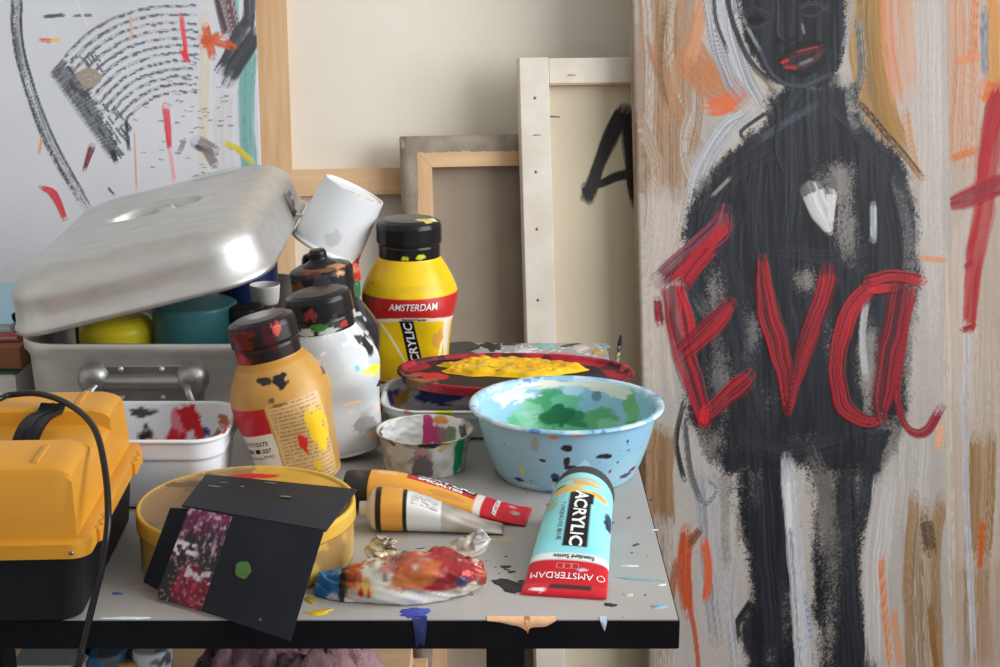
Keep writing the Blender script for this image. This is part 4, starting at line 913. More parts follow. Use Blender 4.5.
text_on('lettering', 'Standard Series', .0042, lambda x, y: on_body(FR + .20)(x, .0750 + y), M['black_ink'], yb, .00008, 1)
text_on('lettering', 'ACRYLIC', .0135, lambda x, y: on_body(FR + .20, .0007)(x - .001 - y * .22, .0445 + y), M['white_ink'], yb, .0003, 1.0, math.pi / 2)
def paint_ochre(V, sf):
    z = V[:, 2]; s = sf(FR + .0); P = Splat(V, C(188, 142, 72, 1.1), 5)
    P.noise(C(200, 158, 92, 1.1), 30, .45, .8, .6); P.noise(C(176, 126, 56), 60, .6, .8, .7, mask=sst(.09, .13, z))
    a = (s > -.075) * (s < -.010) * (z > .066) * (z < .093); P.mask(a, C(170, 34, 42))
    a = (s > -.080) * (s < -.010) * (z < .066) * (z > .002); P.mask(a, C(206, 200, 190), .9)
    a = (s > -.008) * (s < .050) * (z < .096) * (z > .002); P.mask(a, C(206, 176, 130), .6)
    rows = (np.sin(z * 2 * math.pi / .0042) > .1) * n2(s * 900, np.floor(z / .0042) * 3.7, 4) ; P.mask(a * (s > -.005) * (s < .046) * (rows > .35), C(120, 92, 60), .6)
    for c, r, k in (((.034, -.035, .060), (.009, .02, .020), C(224, 186, 40)), ((.018, -.045, .048), (.005, .02, .010), C(196, 44, 50)), ((.026, -.045, .020), (.004, .02, .006), C(206, 176, 40)), ((.012, -.040, .116), (.007, .02, .007), C(26, 25, 28)),
                    ((-.004, -.038, .119), (.008, .03, .004), C(50, 40, 34)), ((.0, -.045, .100), (.003, .02, .003), C(90, 70, 50)), ((.006, -.045, .094), (.008, .02, .002), C(120, 86, 50)), 
                    ((.05, -.0, .108), (.004, .01, .004), C(90, 66, 46))): P.blob(c, r, k, .6)
    P.mask((np.hypot(V[:, 0], V[:, 1]) < .04) * (z > .128), C(170, 120, 30), .6)
    return P.c
RCAP = [((-.020, -.03, .160), (.014, .02, .012), C(96, 24, 26), .8), ((-.026, -.02, .140), (.012, .02, .006), C(150, 24, 26), .8), ((.01, -.034, .158), (.006, .02, .012), C(60, 20, 22), .9), ((.0, 0, .176), (.026, .02, .004), C(70, 26, 28), .9), ((.02, -.03, .166), (.004, .02, .006), C(180, 60, 50), .8)]
ob = bottle('acrylic_bottle', 'ochre paint bottle with red-smeared black cap leaning left', AT(302, 462, 1.415) * 1.0, (0, math.radians(-13), math.radians(0)), paint_ochre, C(30, 22, 23), RCAP, sc=.89)
ob.location = (AT(304, 480, 1.338).x, 1.338, ZT + .0080)
text_on('lettering', '17712272', .0062, lambda x, y: on_body(FR)(x - .030, .056 + y), M['black_ink'], ob, .00005, 1.0)
text_on('lettering', 'PBk ■ 227', .0060, lambda x, y: on_body(FR)(x - .030, .048 + y), M['black_ink'], ob, .0001, 1.0)
text_on('lettering', 'Synthetic PY42', .0050, lambda x, y: on_body(FR)(x - .030, .041 + y), M['dark_ink'], ob, 0, 1.0)
def paint_white(V, sf):
    z = V[:, 2]; P = Splat(V, C(198, 202, 204), 9); P.noise(C(168, 174, 178), 26, .4, .75, .8); P.noise(C(150, 150, 150), 40, .66, .8, .6, mask=(z < .05))
    for c, r, k in (((.036, -.036, .090), (.012, .02, .004), C(226, 216, 60)), ((.044, -.03, .086), (.006, .02, .006), C(220, 210, 70)), ((.046, -.02, .070), (.006, .02, .004), C(30, 30, 32)), ((.040, -.02, .112), (.008, .02, .010), C(34, 34, 38)), ((.03, -.03, .122), (.006, .02, .005), C(60, 60, 66)), ((.024, -.045, .096), (.003, .02, .003), C(90, 180, 190)),
                    ((.012, -.05, .060), (.010, .02, .002), C(230, 190, 160)), ((.04, -.04, .045), (.004, .02, .006), C(220, 190, 180)), ((.020, -.045, .032), (.014, .02, .010), C(150, 146, 150)), ((.028, -.045, .020), (.006, .02, .003), C(216, 170, 120)), ((.045, -.03, .015), (.004, .02, .003), C(80, 80, 84)), ((.01, -.05, .05), (.005, .02, .003), C(214, 200, 190))): P.blob(c, r, k, .6)
    P.noise(C(235, 236, 236), 90, .62, .7, .8, st=(1, 1, .4), mask=(z > .09)); return P.c
GCAP = [((-.004, -.034, .142), (.012, .02, .006), C(50, 110, 50), .9), ((-.02, -.03, .140), (.008, .02, .004), C(190, 190, 190), .9), ((.012, -.03, .144), (.006, .02, .008), C(60, 54, 56), .9), ((-.014, -.03, .158), (.006, .02, .006), C(120, 50, 50), .9), ((.004, -.034, .138), (.01, .02, .003), C(176, 180, 176), .8), ((.02, -.03, .141), (.005, .02, .004), C(160, 50, 44), .9)]
wb_ = bottle('acrylic_bottle', 'white paint bottle with green-smeared black cap', (0, 0, 0), (math.radians(-1), math.radians(-9), math.radians(12)), paint_white, C(24, 24, 26), GCAP, sc=.91)
wb_.location = (AT(347, 455, 1.430).x, 1.432, ZT + .0055)
def paint_black(V, sf):
    P = Splat(V, C(60, 62, 68), 12); P.noise(C(26, 26, 30), 34, .4, .6, .9); P.noise(C(140, 142, 148), 50, .62, .75, .8, st=(1, 1, .5)); P.noise(C(190, 190, 190), 80, .70, .76, .8); return P.c
BCAP = [((-.010, -.02, .172), (.012, .012, .008), C(90, 34, 40), .9), ((.018, -.018, .172), (.008, .012, .008), C(190, 130, 80), .8), ((-.03, -.016, .158), (.008, .02, .008), C(110, 66, 44), .9), ((.004, -.026, .174), (.014, .005, .004), C(110, 80, 50), .9), ((.0, -.036, .158), (.01, .02, .01), C(56, 54, 62), .9)]
bb = bottle('acrylic_bottle', 'black-smeared paint bottle with a domed nozzle cap behind the white bottle', (0, 0, 0), (math.radians(0), math.radians(-9), math.radians(8)), paint_black, C(26, 25, 27), BCAP, 'vg', True, .93)
bb.location = (AT(349, 430, 1.535).x, 1.535, ZT + .006)
# a dark bottle behind, capped with an upturned white cup
hb = bottle('acrylic_bottle', 'dark bottle behind the others, mostly hidden under the white cup', (0, 0, 0), (0, math.radians(3), 0), paint_black, C(28, 26, 26), [((0, -.03, .15), (.02, .02, .01), C(110, 90, 70), .9)], sc=.80)
hb.location = (AT(324, 380, 1.705).x, 1.705, ZT + .0025)
cupt = thing('plastic_cup', 'white plastic cup turned upside down over a bottle', 'cup', (0, 0, 0), (math.radians(-3), math.radians(27), 0))
prof = smoothprof([(.0475, .004), (.0485, .004), (.0488, .000), (.0470, .000), (.0462, .004), (.0372, .0790), (.0375, .081), (.0380, .0815), (.0385, .0805), (.0390, .077), (.0478, .006)], 0)
prof = [(.0001, .0765), (.0355, .0765), (.0412, .006), (.0430, .0), (.0448, .0), (.0452, .003), (.0434, .0052), (.0392, .0790), (.0390, .0812), (.0372, .0815), (.0362, .0785), (.020, .0783), (.0001, .0783)]
V, Fc = lathe(resample(prof, .0022), 96); s = Splat(V, C(214, 217, 220), 2)
s.blob((.004, -.043, .022), (.008, .01, .010), C(180, 182, 184), .6, None, .7); s.blob((-.01, 0, .082), (.05, .03, .003), C(200, 190, 170), .9, None, .5)
s.noise(C(176, 130, 70), 60, .6, .7, .8, mask=(np.abs(np.hypot(V[:, 0], V[:, 1]) - .0378) < .0012) * (V[:, 2] > .079)); s.blob((.043, -.02, .004), (.006, .02, .010), C(190, 50, 40), .7)
mesh('cup_body', V, Fc, M['vp'], cupt, col=s.c)
# standing tube with red tip
tt_ = thing('paint_tube', 'green paint tube with red tip standing under the white cup', 'tube', (AT(356, 300, 1.665).x, 1.660, ZT), (0, math.radians(-1), 0))
V, Fc = lathe(resample([(.0001, 0), (.007, 0), (.0075, .002), (.0078, .118), (.007, .122), (.0001, .123)], .004), 24); s = Splat(V, C(30, 110, 74), 4); s.noise(C(210, 206, 200), 90, .6, .7); mesh('tube_body', V, Fc, M['vp'], tt_, col=s.c)
V, Fc = lathe(resample([(.006, .122), (.0085, .1235), (.0088, .134), (.006, .141), (.0001, .142)], .003), 24); s = Splat(V, C(186, 44, 40), 4); s.noise(C(220, 150, 120), 120, .6, .7); mesh('tube_cap', V, Fc, M['vp'], tt_, col=s.c)

# ------------------------------------------------------------------ white tub with red paint
tub = thing('ice_cream_tub', 'white plastic tub with red paint inside beside the toolbox', 'tub', (-.3175, 1.3215, ZT))
def tub_mesh(hx, hy, h, r, taper=.008, lip=.004):
    spec = [(hx - taper - .006, hy - taper - .006, r * .7, 0), (hx - taper, hy - taper, r * .8, .003), (hx - .002, hy - .002, r, h * .70), (hx + .0005, hy + .0005, r, h * .72), (hx + .001, hy + .001, r, h * .95), (hx + lip, hy + lip, r + lip, h * .96), (hx + lip, hy + lip, r + lip, h - .001), (hx + lip - .001, hy + lip - .001, r + lip, h), (hx + .0005, hy + .0005, r, h), (hx - .001, hy - .001, r, h - .001),
            (hx - .0035, hy - .0035, r, h * .7), (hx - taper - .002, hy - taper - .002, r * .8, .005), (hx - taper - .008, hy - taper - .008, r * .7, .002)]
    P = resample(np.array(spec), .0022)
    n = 18; R = []
    for hx_, hy_, r_, z in P:
        out = []
        for sx, sy, a0 in ((1, 1, 0), (-1, 1, 90), (-1, -1, 180), (1, -1, 270)):
            for k in range(n + 1):
                a = math.radians(a0 + 90 * k / n); out.append((sx * (hx_ - r_) + r_ * math.cos(a), sy * (hy_ - r_) + r_ * math.sin(a), z))
        Q = []; out = np.array(out)
        for i in range(len(out)):
            a, b = out[i], out[(i + 1) % len(out)]; kk = 40 if i % (n + 1) == n else 1
            for t in range(kk): Q.append(a + (b - a) * t / kk)
        R.append(np.array(Q))
    return loft(R, True, True)
V, Fc = tub_mesh(.073, .056, .068, .026); s = Splat(V, C(208, 211, 216), 21)
for c, r, k in (((-.044, .053, .055), (.006, .01, .006), (190, 30, 44)), ((-.046, .053, .030), (.005, .01, .014), (190, 30, 44)), ((-.02, .053, .058), (.012, .01, .004), (60, 58, 60)), ((-.016, .053, .034), (.008, .01, .010), (40, 36, 38)), ((-.012, .053, .028), (.008, .01, .006), (216, 150, 150)), ((-.020, .052, .018), (.012, .01, .008), (120, 70, 30)),
                ((.012, .053, .034), (.010, .01, .010), (190, 30, 48)), ((.018, .053, .050), (.010, .01, .014), (206, 120, 136)), ((.026, .053, .052), (.010, .01, .012), (186, 24, 40)), ((.036, .052, .038), (.006, .01, .008), (190, 30, 44)), ((.041, .052, .040), (.004, .01, .004), (50, 60, 130)), ((.054, .05, .034), (.009, .012, .009), (150, 84, 34)), ((.058, .048, .052), (.006, .01, .006), (160, 90, 40)),
                ((.03, .051, .016), (.02, .01, .006), (190, 30, 44)), ((.052, .046, .018), (.01, .012, .005), (186, 30, 44)), ((.01, .051, .022), (.02, .01, .004), (170, 40, 50)), ((.072, -.02, .068), (.004, .02, .003), (190, 60, 60)), ((0, 0, .003), (.06, .045, .004), (150, 60, 60)), ((0, .05, .01), (.07, .008, .006), (196, 120, 110))):
    s.blob(c, r, C(*k), .7)
s.c = np.where((V[:, 1:2] < -.050), C(208, 211, 216), s.c)
mesh('tub_body', V, Fc, M['vp'], tub, col=s.c)

# ------------------------------------------------------------------ round tin and the black folder on it
TNX, TNY, TNR, TNH = AT(247, 510, 1.168).x, 1.168, .0870, .048
tin = thing('round_tin', 'round golden tin with worn lid under the black folder', 'tin', (TNX, TNY, ZT))
prof = resample([(.0001, .0005), (TNR - .004, .0005), (TNR - .0015, .001), (TNR - .001, .030), (TNR - .001, TNH - .012)], .002)
V, Fc = lathe(prof, 200); s = Splat(V, C(184, 150, 76), 31); s.noise(C(170, 120, 60), 26, .5, .72, .7, st=(1, 1, .5)); s.blob((.075, -.045, .01), (.02, .02, .02), C(120, 90, 60), .6, None, .7); s.blob((-.085, -.01, .02), (.02, .04, .03), C(120, 84, 44), .5, None, .7)
mesh('tin_body', V, Fc, M['vp'], tin, col=s.c)
prof = resample([(TNR - .0005, TNH - .014), (TNR + .001, TNH - .0145), (TNR + .001, TNH - .003), (TNR + .0005, TNH - .0005), (TNR - .001, TNH), (TNR - .003, TNH - .0005), (TNR - .004, TNH - .002), (TNR - .02, TNH - .002), (.0001, TNH - .002)], .0018)
V, Fc = lathe(prof, 240); s = Splat(V, C(196, 158, 66), 33)
x, y, z = V.T; top = z > TNH - .004
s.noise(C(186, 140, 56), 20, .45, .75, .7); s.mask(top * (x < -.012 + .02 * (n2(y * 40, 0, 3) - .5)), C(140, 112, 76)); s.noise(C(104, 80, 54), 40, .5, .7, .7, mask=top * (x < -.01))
s.blob((-.05, .045, TNH), (.022, .008, .01), C(96, 76, 46), .8); s.blob((.045, .035, TNH), (.04, .012, .01), C(190, 130, 50), .6, None, .8); s.mask(top * (np.abs(np.hypot(x, y) - TNR) < .003), C(206, 170, 70), .8)
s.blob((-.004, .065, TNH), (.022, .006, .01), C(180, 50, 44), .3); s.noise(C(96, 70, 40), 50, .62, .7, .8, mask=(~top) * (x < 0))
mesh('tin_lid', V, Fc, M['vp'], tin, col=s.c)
M['card'] = pmat('black_card', C(32, 35, 43), .6, col2=C(27, 29, 36), spec=.25, scale=30, bump=.05, bscale=300)
fold = thing('folded_card_wallet', 'black folded card wallet with magenta-smeared strip lying over the tin', 'folder', (TNX, 1.09, ZT))
FO = np.array([TNX, 1.09, ZT])
def panel(nm, quad, th=.0016, nu=10, nv=10, bow=0.0, mat=None, col=None, parent=None, rn=0.0):   # a sheet of card spanned by four corners a,b (top) d,c (bottom)
    a, b, c, d = [np.array(q) - FO for q in quad]; U, Vv = np.meshgrid(np.linspace(0, 1, nu), np.linspace(0, 1, nv))
    P = ((1 - U) * (1 - Vv))[..., None] * a + (U * (1 - Vv))[..., None] * b + (U * Vv)[..., None] * c + ((1 - U) * Vv)[..., None] * d
    nrm = np.cross(b - a, d - a); nrm /= np.linalg.norm(nrm); nrm = -nrm if nrm[2] < 0 else nrm
    P = P + (bow * np.sin(U * math.pi) * np.sin(Vv * math.pi))[..., None] * nrm
    top = P.reshape(-1, 3) ; bot = top - nrm * th; f = grid_faces(nv, nu, False); N = nu * nv
    per = np.concatenate([np.arange(nu), nu - 1 + nu * np.arange(1, nv), (nv - 1) * nu + np.arange(nu - 2, -1, -1), nu * np.arange(nv - 2, 0, -1)]); k = len(per); j = np.arange(k); j2 = (j + 1) % k
    Fc = np.concatenate([f, f[:, ::-1] + N, np.stack([per[j], per[j2], per[j2] + N, per[j] + N], -1)])
    cc = None
    if col is not None: cc = col(np.concatenate([U.ravel()] * 2), np.concatenate([Vv.ravel()] * 2))
    o = mesh(nm, np.concatenate([top, bot]), Fc, mat or M['card'], parent or fold, col=cc); sharp(o, 40); return o
zt = ZT + TNH
def V3(px, py, z): v = G(px, py, z); return (v.x, v.y, v.z)
fA, fB = tuple(AT(182, 505, 1.086)), tuple(AT(326, 530, 1.060))
def fl(t, dn=0.0): return tuple(np.array(fA) * (1 - t) + np.array(fB) * t + np.array([0, -.0006, -dn]))
panel('flap', [V3(206, 474, zt + .0035), V3(357, 489, zt + .0055), fB, fA], bow=.002)
pC = tuple(AT(290, 641, 1.020)); pD = V3(201, 611, ZT + .004); mA, mB = fl(.36, .0006), fl(.985, .0006)
panel('front_panel', [mA, mB, pC, pD], bow=.002)
sA, sB = fl(.05, .0012), fl(.37, .0020); sD = V3(155, 598, ZT + .003); sC = V3(203, 612, ZT + .0025)
def strip_col(u, v):
    c = np.tile(C(44, 46, 48), (len(u), 1)); 
    def mix(w, k):
        nonlocal c; c = c * (1 - w[:, None]) + np.asarray(k) * w[:, None]
    a = n2(u * 5, v * 7, 1); g2 = n2(u * 9, v * 13, 7); g3 = n2(u * 16, v * 22, 17); ln = .5 + .5 * np.sin(u * 62 + 2 * (g2 - .5))
    mix((1 - sst(.06, .30, v + .2 * (a - .5))) * .75, C(118, 34, 86)); mix(sst(.45, .75, g2) * (1 - sst(.45, .6, v)) * .55, C(130, 60, 104))
    mix(sst(.60, .85, g3) * (1 - sst(.4, .55, v)) * .8, C(196, 166, 184)); mix(sst(.45, .75, ln) * (v > .06) * (v < .5) * .65, C(40, 40, 46)); mix((1 - sst(.05, .08, np.abs(v - .42 + .05 * (g2 - .5)))) * (1 - sst(.4, .6, u)) * sst(.3, .5, g3), C(214, 208, 214))
    w = 1 - sst(.12, .24, np.hypot((u - .66) * .5, v - .80) + .14 * (a - .5)); mix(w * .85, C(126, 24, 48)); mix(w * sst(.5, .75, g2) * .7, C(176, 60, 84))
    mix((1 - sst(.03, .07, np.abs(v - .66 + .1 * (g2 - .5)))) * (u > .4) * sst(.3, .6, g3), C(196, 190, 198)); mix(sst(.72, .85, n2(u * 20, v * 30, 6)) * .6, C(170, 130, 140)); return c
panel('painted_strip', [sA, sB, sC, sD], nu=60, nv=110, mat=M['vm'], col=strip_col, th=.001)
lA = tuple(AT(170, 508, 1.092)); lD = V3(143, 582, ZT + .010); lE = V3(164, 606, ZT + .0012)
panel('side_panel', [lA, (sA[0] + .004, sA[1] + .0016, sA[2] - .0014), (sD[0] + .012, sD[1] + .0016, sD[2] - .0008), lD], th=.0012)
def dot(px0, px1, quadpts, col, r, seed, nm='paint_blot'):
    a, b, c, d = [np.array(q) - FO for q in quadpts]; u, v = px0, px1
    P = (1 - u) * (1 - v) * a + u * (1 - v) * b + u * v * c + (1 - u) * v * d; e1 = (b - a) / np.linalg.norm(b - a); nrm = np.cross(b - a, d - a); nrm /= np.linalg.norm(nrm); nrm = -nrm if nrm[2] < 0 else nrm; e2 = np.cross(nrm, e1)
    A = np.arange(26) * 2 * math.pi / 26; rr = 1 + .35 * (n2(np.cos(A) * 2 + seed, np.sin(A) * 2, seed) - .5)
    off = .0026 * math.sin(u * math.pi) * math.sin(v * math.pi) + .0005
    mesh(nm, P + nrm * off + (rr * r[0] * np.cos(A))[:, None] * e1 + (rr * r[1] * np.sin(A))[:, None] * e2, [tuple(range(26))], col, fold, smooth=False)
mq = [mA, mB, pC, pD]; fq = [V3(206, 474, zt + .0035), V3(357, 489, zt + .0055), fB, fA]
dot(.30, .50, mq, PM(70, 110, 48), (.0060, .0068), 3); dot(.62, .48, fq, PM(76, 116, 60), (.0050, .0036), 4); dot(.12, .40, fq, PM(120, 124, 130), (.006, .002), 5); dot(.45, .12, fq, PM(110, 112, 116), (.006, .002), 6); dot(.64, .90, mq, PM(110, 90, 84), (.0012, .001), 8)
dot(.30, .34, fq, PM(200, 190, 150), (.0016, .001), 9); dot(.16, .26, fq, PM(130, 132, 138), (.004, .001), 10)

# ------------------------------------------------------------------ blue bowl
BX, BY, BRr = .0625, 1.377, .0905
bowl = thing('plastic_bowl', 'light blue plastic bowl with green paint inside', 'bowl', (BX, BY, ZT))
prof = smoothprof([(.0001, .0012), (.056, .0012), (.060, .0), (.0645, .0), (.0665, .003), (.071, .012), (.0785, .034), (.0832, .054), (.0850, .0640), (.0890, .0655), (.0912, .0648), (.0920, .0660), (.0912, .0678), (.0890, .0685), (.0850, .0678), (.0825, .064), (.0808, .052), (.0760, .033), (.068, .012), (.060, .0045), (.045, .003), (.0001, .003)], 1)
pr = resample(prof, .0012); V, Fc = lathe(pr, 480); x, y, z = V.T; rr = np.hypot(x, y); n_ = len(V)
th = np.arctan2(y, x); idx = np.repeat(np.arange(len(pr)), 480); rim_i = np.argmax(pr[:, 1]); inner = idx > rim_i
s = Splat(V, C(146, 186, 204), 51); s.noise(C(130, 174, 200), 18, .4, .7, .7); s.noise(C(176, 206, 220), 30, .62, .8, .6)
GRN, GR2, GR3 = C(72, 150, 104), C(30, 104, 66), C(130, 190, 160)
gm = inner & (y > -.02)
def ib(ang, zz, ra, rz, k, wob=.45, op=1.0, soft=.15):
    a = math.radians(ang); r_ = np.interp(zz, pr[rim_i:, 1][::-1], pr[rim_i:, 0][::-1]); P0 = np.array([r_ * math.cos(a), r_ * math.sin(a), zz]); before = s.c.copy()
    s.blob(P0, (ra, ra, rz), k, wob, None, op, soft); s.c = np.where(inner[:, None], s.c, before)
def ob_(ang, zz, ra, rz, k, wob=.5, op=1.0):
    a = math.radians(ang); r_ = np.interp(zz, pr[:rim_i, 1], pr[:rim_i, 0]); before = s.c.copy()
    s.blob((r_ * math.cos(a), r_ * math.sin(a), zz), (ra, ra, rz), k, wob, None, op); s.c = np.where(~inner[:, None], s.c, before)
for a in range(40, 160, 12): ib(a, .012 + .008 * (a % 5 > 2), .024, .014, C(96, 176, 130), .6)
s.mask(inner * (1 - sst(.010, .018, z)), C(110, 180, 150)); 
ib(100, .040, .024, .018, GRN, .3); ib(118, .034, .016, .012, GR3, .5, .7); ib(88, .040, .016, .014, C(100, 176, 140), .4); ib(94, .030, .020, .009, GR2, .6); ib(78, .028, .02, .008, GR2, .7, .8); ib(60, .030, .022, .010, C(90, 160, 110), .4); ib(50, .024, .02, .008, C(150, 196, 160), .4, .7)
ib(38, .052, .010, .012, C(110, 170, 110), .6); ib(30, .040, .009, .014, C(120, 176, 120), .6); ib(82, .058, .012, .008, C(170, 206, 220), .4); ib(140, .022, .02, .008, C(110, 190, 150), .5); ib(22, .03, .02, .008, C(90, 160, 100), .6); ib(66, .052, .005, .005, C(110, 130, 150), .4)
ib(100, .062, .03, .003, C(222, 216, 200), .9); ib(60, .062, .03, .004, C(222, 216, 200), .8); ib(130, .056, .024, .008, C(206, 212, 206), .8); ib(52, .060, .014, .006, C(226, 220, 204), .8)
rimm = (z > .063)
s.noise(C(190, 212, 222), 60, .50, .64, .8, mask=rimm); s.noise(C(70, 110, 190), 90, .72, .77, .8, mask=rimm); s.noise(C(206, 140, 90), 130, .76, .80, .8, mask=rimm); s.noise(C(60, 60, 66), 160, .78, .81, .7, mask=rimm)
BK_, BN_ = C(34, 32, 36), C(52, 38, 38)
for a, zz, ra, rz, k in ((-92, .050, .006, .0045, BN_), (-92, .036, .004, .007, BN_), (-90, .030, .007, .003, BN_), (-87, .028, .005, .003, BN_), (-100, .020, .005, .004, C(40, 60, 90)), (-100, .016, .004, .003, BK_), (-68, .040, .008, .003, BK_), (-64, .038, .005, .0025, BK_), (-108, .036, .004, .002, BK_),
                         (-97, .008, .010, .0035, C(206, 200, 190)), (-125, .022, .003, .006, C(206, 190, 60)), (-80, .030, .006, .010, C(170, 206, 224)), (-112, .052, .006, .010, C(150, 160, 160)), (-40, .012, .012, .003, C(70, 60, 90)), (-34, .016, .008, .003, C(130, 40, 60)), (-60, .022, .002, .003, C(110, 60, 90)), (-76, .010, .014, .003, C(160, 196, 216)), (-50, .05, .002, .002, BK_), (-120, .006, .012, .002, C(206, 200, 196)), (-130, .010, .006, .003, C(60, 60, 66)), (-86, .062, .006, .002, C(230, 150, 90)), (-55, .03, .0015, .0015, BK_), (-47, .04, .003, .001, BK_), (-100, .06, .006, .002, C(214, 120, 60))):
    ob_(a, zz, ra * .8, rz * .8, k)
s.noise(C(60, 66, 80), 260, .80, .84, .8, mask=(~inner) * (z < .05)); s.noise(C(90, 110, 190), 50, .66, .72, .8, mask=(z < .004))
mesh('bowl_body', V, Fc, M['vg'], bowl, col=s.c)

# ------------------------------------------------------------------ white tub, red lid
wt_ = thing('margarine_tub', 'white shallow tub with blue smears under the red lid', 'tub', (-.043, 1.522, ZT))
V, Fc = tub_mesh(.076, .064, .0345, .040, .010, .004); s = Splat(V, C(208, 210, 210), 61)
for c, r, k in (((-.068, .02, .022), (.012, .02, .010), (40, 50, 130)), ((-.03, .058, .018), (.02, .015, .012), (36, 42, 110)), ((-.06, .04, .016), (.01, .02, .008), (190, 150, 70)), ((-.02, .055, .012), (.03, .02, .006), (60, 70, 130)), ((-.012, -.066, .0335), (.012, .008, .004), (200, 214, 40)), ((-.05, -.06, .034), (.003, .01, .003), (190, 110, 60)), ((-.045, .05, .026), (.01, .02, .006), (60, 60, 90))): s.blob(c, r, C(*k), .7)
mesh('tub_body', V, Fc, M['vp'], wt_, col=s.c)
rl = thing('tub_lid', 'dark red oval lid piled with yellow and black paint', 'lid', (.0165, 1.558, ZT + .0365), (0, math.radians(.8), math.radians(1)))
def sup(hx, hy, k, n): 
    a = np.arange(n) * 2 * math.pi / n; d = (np.abs(np.cos(a)) ** k + np.abs(np.sin(a)) ** k) ** (1 / k); return np.column_stack([hx * np.cos(a) / d, hy * np.sin(a) / d])
LX, LY = .1255, .070
pr = resample([(.0, .0), (.90, 0), (.955, .001), (.962, .008), (.99, .009), (1.0, .0100), (.996, .0115), (.975, .0118), (.95, .0105), (.935, .0075), (.90, .0068), (.0, .0068)], .012)
R = []
for f, zz in pr: P2 = sup(max(f, .001) * LX, max(f, .001) * LY, 2.25, 300); R.append(np.column_stack([P2, np.full(300, zz)]))
V, Fc = loft(R); s = Splat(V, C(150, 22, 42), 71); s.noise(C(176, 36, 54), 40, .5, .7, .7); up = (np.repeat(np.arange(len(pr)), 300) > np.argmax(pr[:, 1]))
e = np.hypot(V[:, 0] / LX, V[:, 1] / LY); nn = n2(V[:, 0] * 40, V[:, 1] * 40, 7)
s.mask(up * (1 - sst(.84, .92, e + .35 * (nn - .5))), C(26, 18, 21)); s.noise(C(40, 20, 26), 50, .55, .62, .9, mask=up); s.noise(C(30, 22, 26), 30, .55, .65, .9, mask=~up); s.noise(C(200, 60, 70), 60, .7, .75, .8); s.blob((-.10, -.03, .008), (.02, .02, .01), C(150, 110, 70), .8, None, .7); s.blob((.085, -.02, .008), (.02, .02, .01), C(30, 30, 70), .7)
s.blob((-.085, -.01, .009), (.014, .012, .01), C(196, 30, 40), .5)
mesh('lid_body', V, Fc, M['vm'], rl, col=s.c)
# thick yellow paint
nu, nv = 150, 60; A = np.linspace(0, 2 * math.pi, nu, endpoint=False); R = []
edge = 1 + .22 * (n2(np.cos(A) * 3 + 4, np.sin(A) * 3, 3) - .5) * 2
for f in np.linspace(1, .003, nv):
    X = .078 * f * edge * np.cos(A) - .006; Y = .038 * f * edge * np.sin(A) + .020
    h = .0072 + (.0045 * sst(0, .14, 1 - f)) * (.5 + n2(X * 90, Y * 140, 5)) + .0035 * (n2(X * 260, Y * 260, 8) - .4) * (1 - f ** 6) * (.4 + sst(.5, .9, f)) 
    R.append(np.column_stack([X, Y, np.maximum(h, .0070)]))
V, Fc = loft(R); s = Splat(V, C(236, 178, 20), 73); s.noise(C(206, 140, 16), 60, .5, .7, .7); s.noise(C(150, 110, 40), 50, .6, .72, .8, st=(.5, 1, 1), mask=(np.hypot(V[:, 0] / .05, (V[:, 1] - .02) / .02) < 1)); s.noise(C(60, 40, 30), 50, .68, .72, .8, mask=V[:, 1] < .01)
mesh('wet_paint', V, Fc, M['vg'], rl, col=s.c)

# ------------------------------------------------------------------ clear dish with dried paint
CX, CY = AT(425, 440, 1.388).x, 1.388
dish = thing('clear_dish', 'clear plastic dish with dried white and magenta paint', 'dish', (CX, CY, ZT))
M['clear'] = pmat('clear_plastic', (.9, .92, .92), .12, trans=.85, alpha=1.0, ior=1.2)
M['dishpaint'] = pmat('dried_dish_paint', (1, 1, 1), .5, attr=True)
pr = resample(smoothprof([(.0001, 0), (.037, 0), (.0385, .001), (.0435, .034), (.046, .0365), (.0472, .0375), (.0465, .0385), (.0450, .038)], 1), .0014); V, Fc = lathe(pr, 200); s = Splat(V, C(160, 158, 150), 81)
s.noise(C(120, 112, 104), 40, .4, .7, .8); s.noise(C(196, 196, 194), 36, .5, .62, .9); s.noise(C(170, 110, 120), 46, .64, .72, .8); s.noise(C(70, 60, 56), 60, .66, .72, .9); s.noise(C(180, 160, 90), 60, .70, .75, .9); s.blob((.034, -.028, .02), (.006, .01, .018), C(26, 130, 80), .5); s.blob((.03, -.03, .008), (.003, .01, .014), C(26, 130, 80), .5); s.blob((.0, -.042, .012), (.010, .012, .012), C(90, 84, 84), .7); s.blob((.008, -.046, .036), (.014, .008, .003), C(30, 30, 32), .6); s.blob((-.02, -.04, .026), (.012, .012, .008), C(186, 180, 170), .7, None, .8)
before = s.c.copy(); 
mesh('dish_wall', V, Fc, M['vg'], dish, col=s.c)
pr = resample(smoothprof([(.0450, .038), (.0425, .0345), (.0385, .006), (.036, .003), (.0001, .003)], 1), .0014); V, Fc = lathe(pr, 200); s = Splat(V, C(186, 184, 178), 82); x, y, z = V.T
s.noise(C(214, 214, 212), 40, .4, .6, .9); s.blob((-.03, .03, .025), (.03, .02, .014), C(226, 226, 226), .5); s.blob((.0, .042, .022), (.006, .01, .02), C(176, 50, 110), .4); s.blob((.012, .04, .016), (.010, .01, .010), C(170, 50, 100), .6); s.blob((.024, .034, .022), (.006, .01, .008), C(70, 150, 80), .5); s.blob((.036, .02, .028), (.006, .01, .008), C(50, 60, 64), .6); s.blob((.014, .042, .034), (.008, .008, .004), C(206, 140, 80), .6); s.noise(C(120, 110, 100), 50, .6, .7, .7, mask=x > .01)
V[:, 0] += .0; mesh('dried_paint', V, Fc, M['dishpaint'], dish, col=s.c)
bl = Splat(V, C(226, 226, 224), 4)
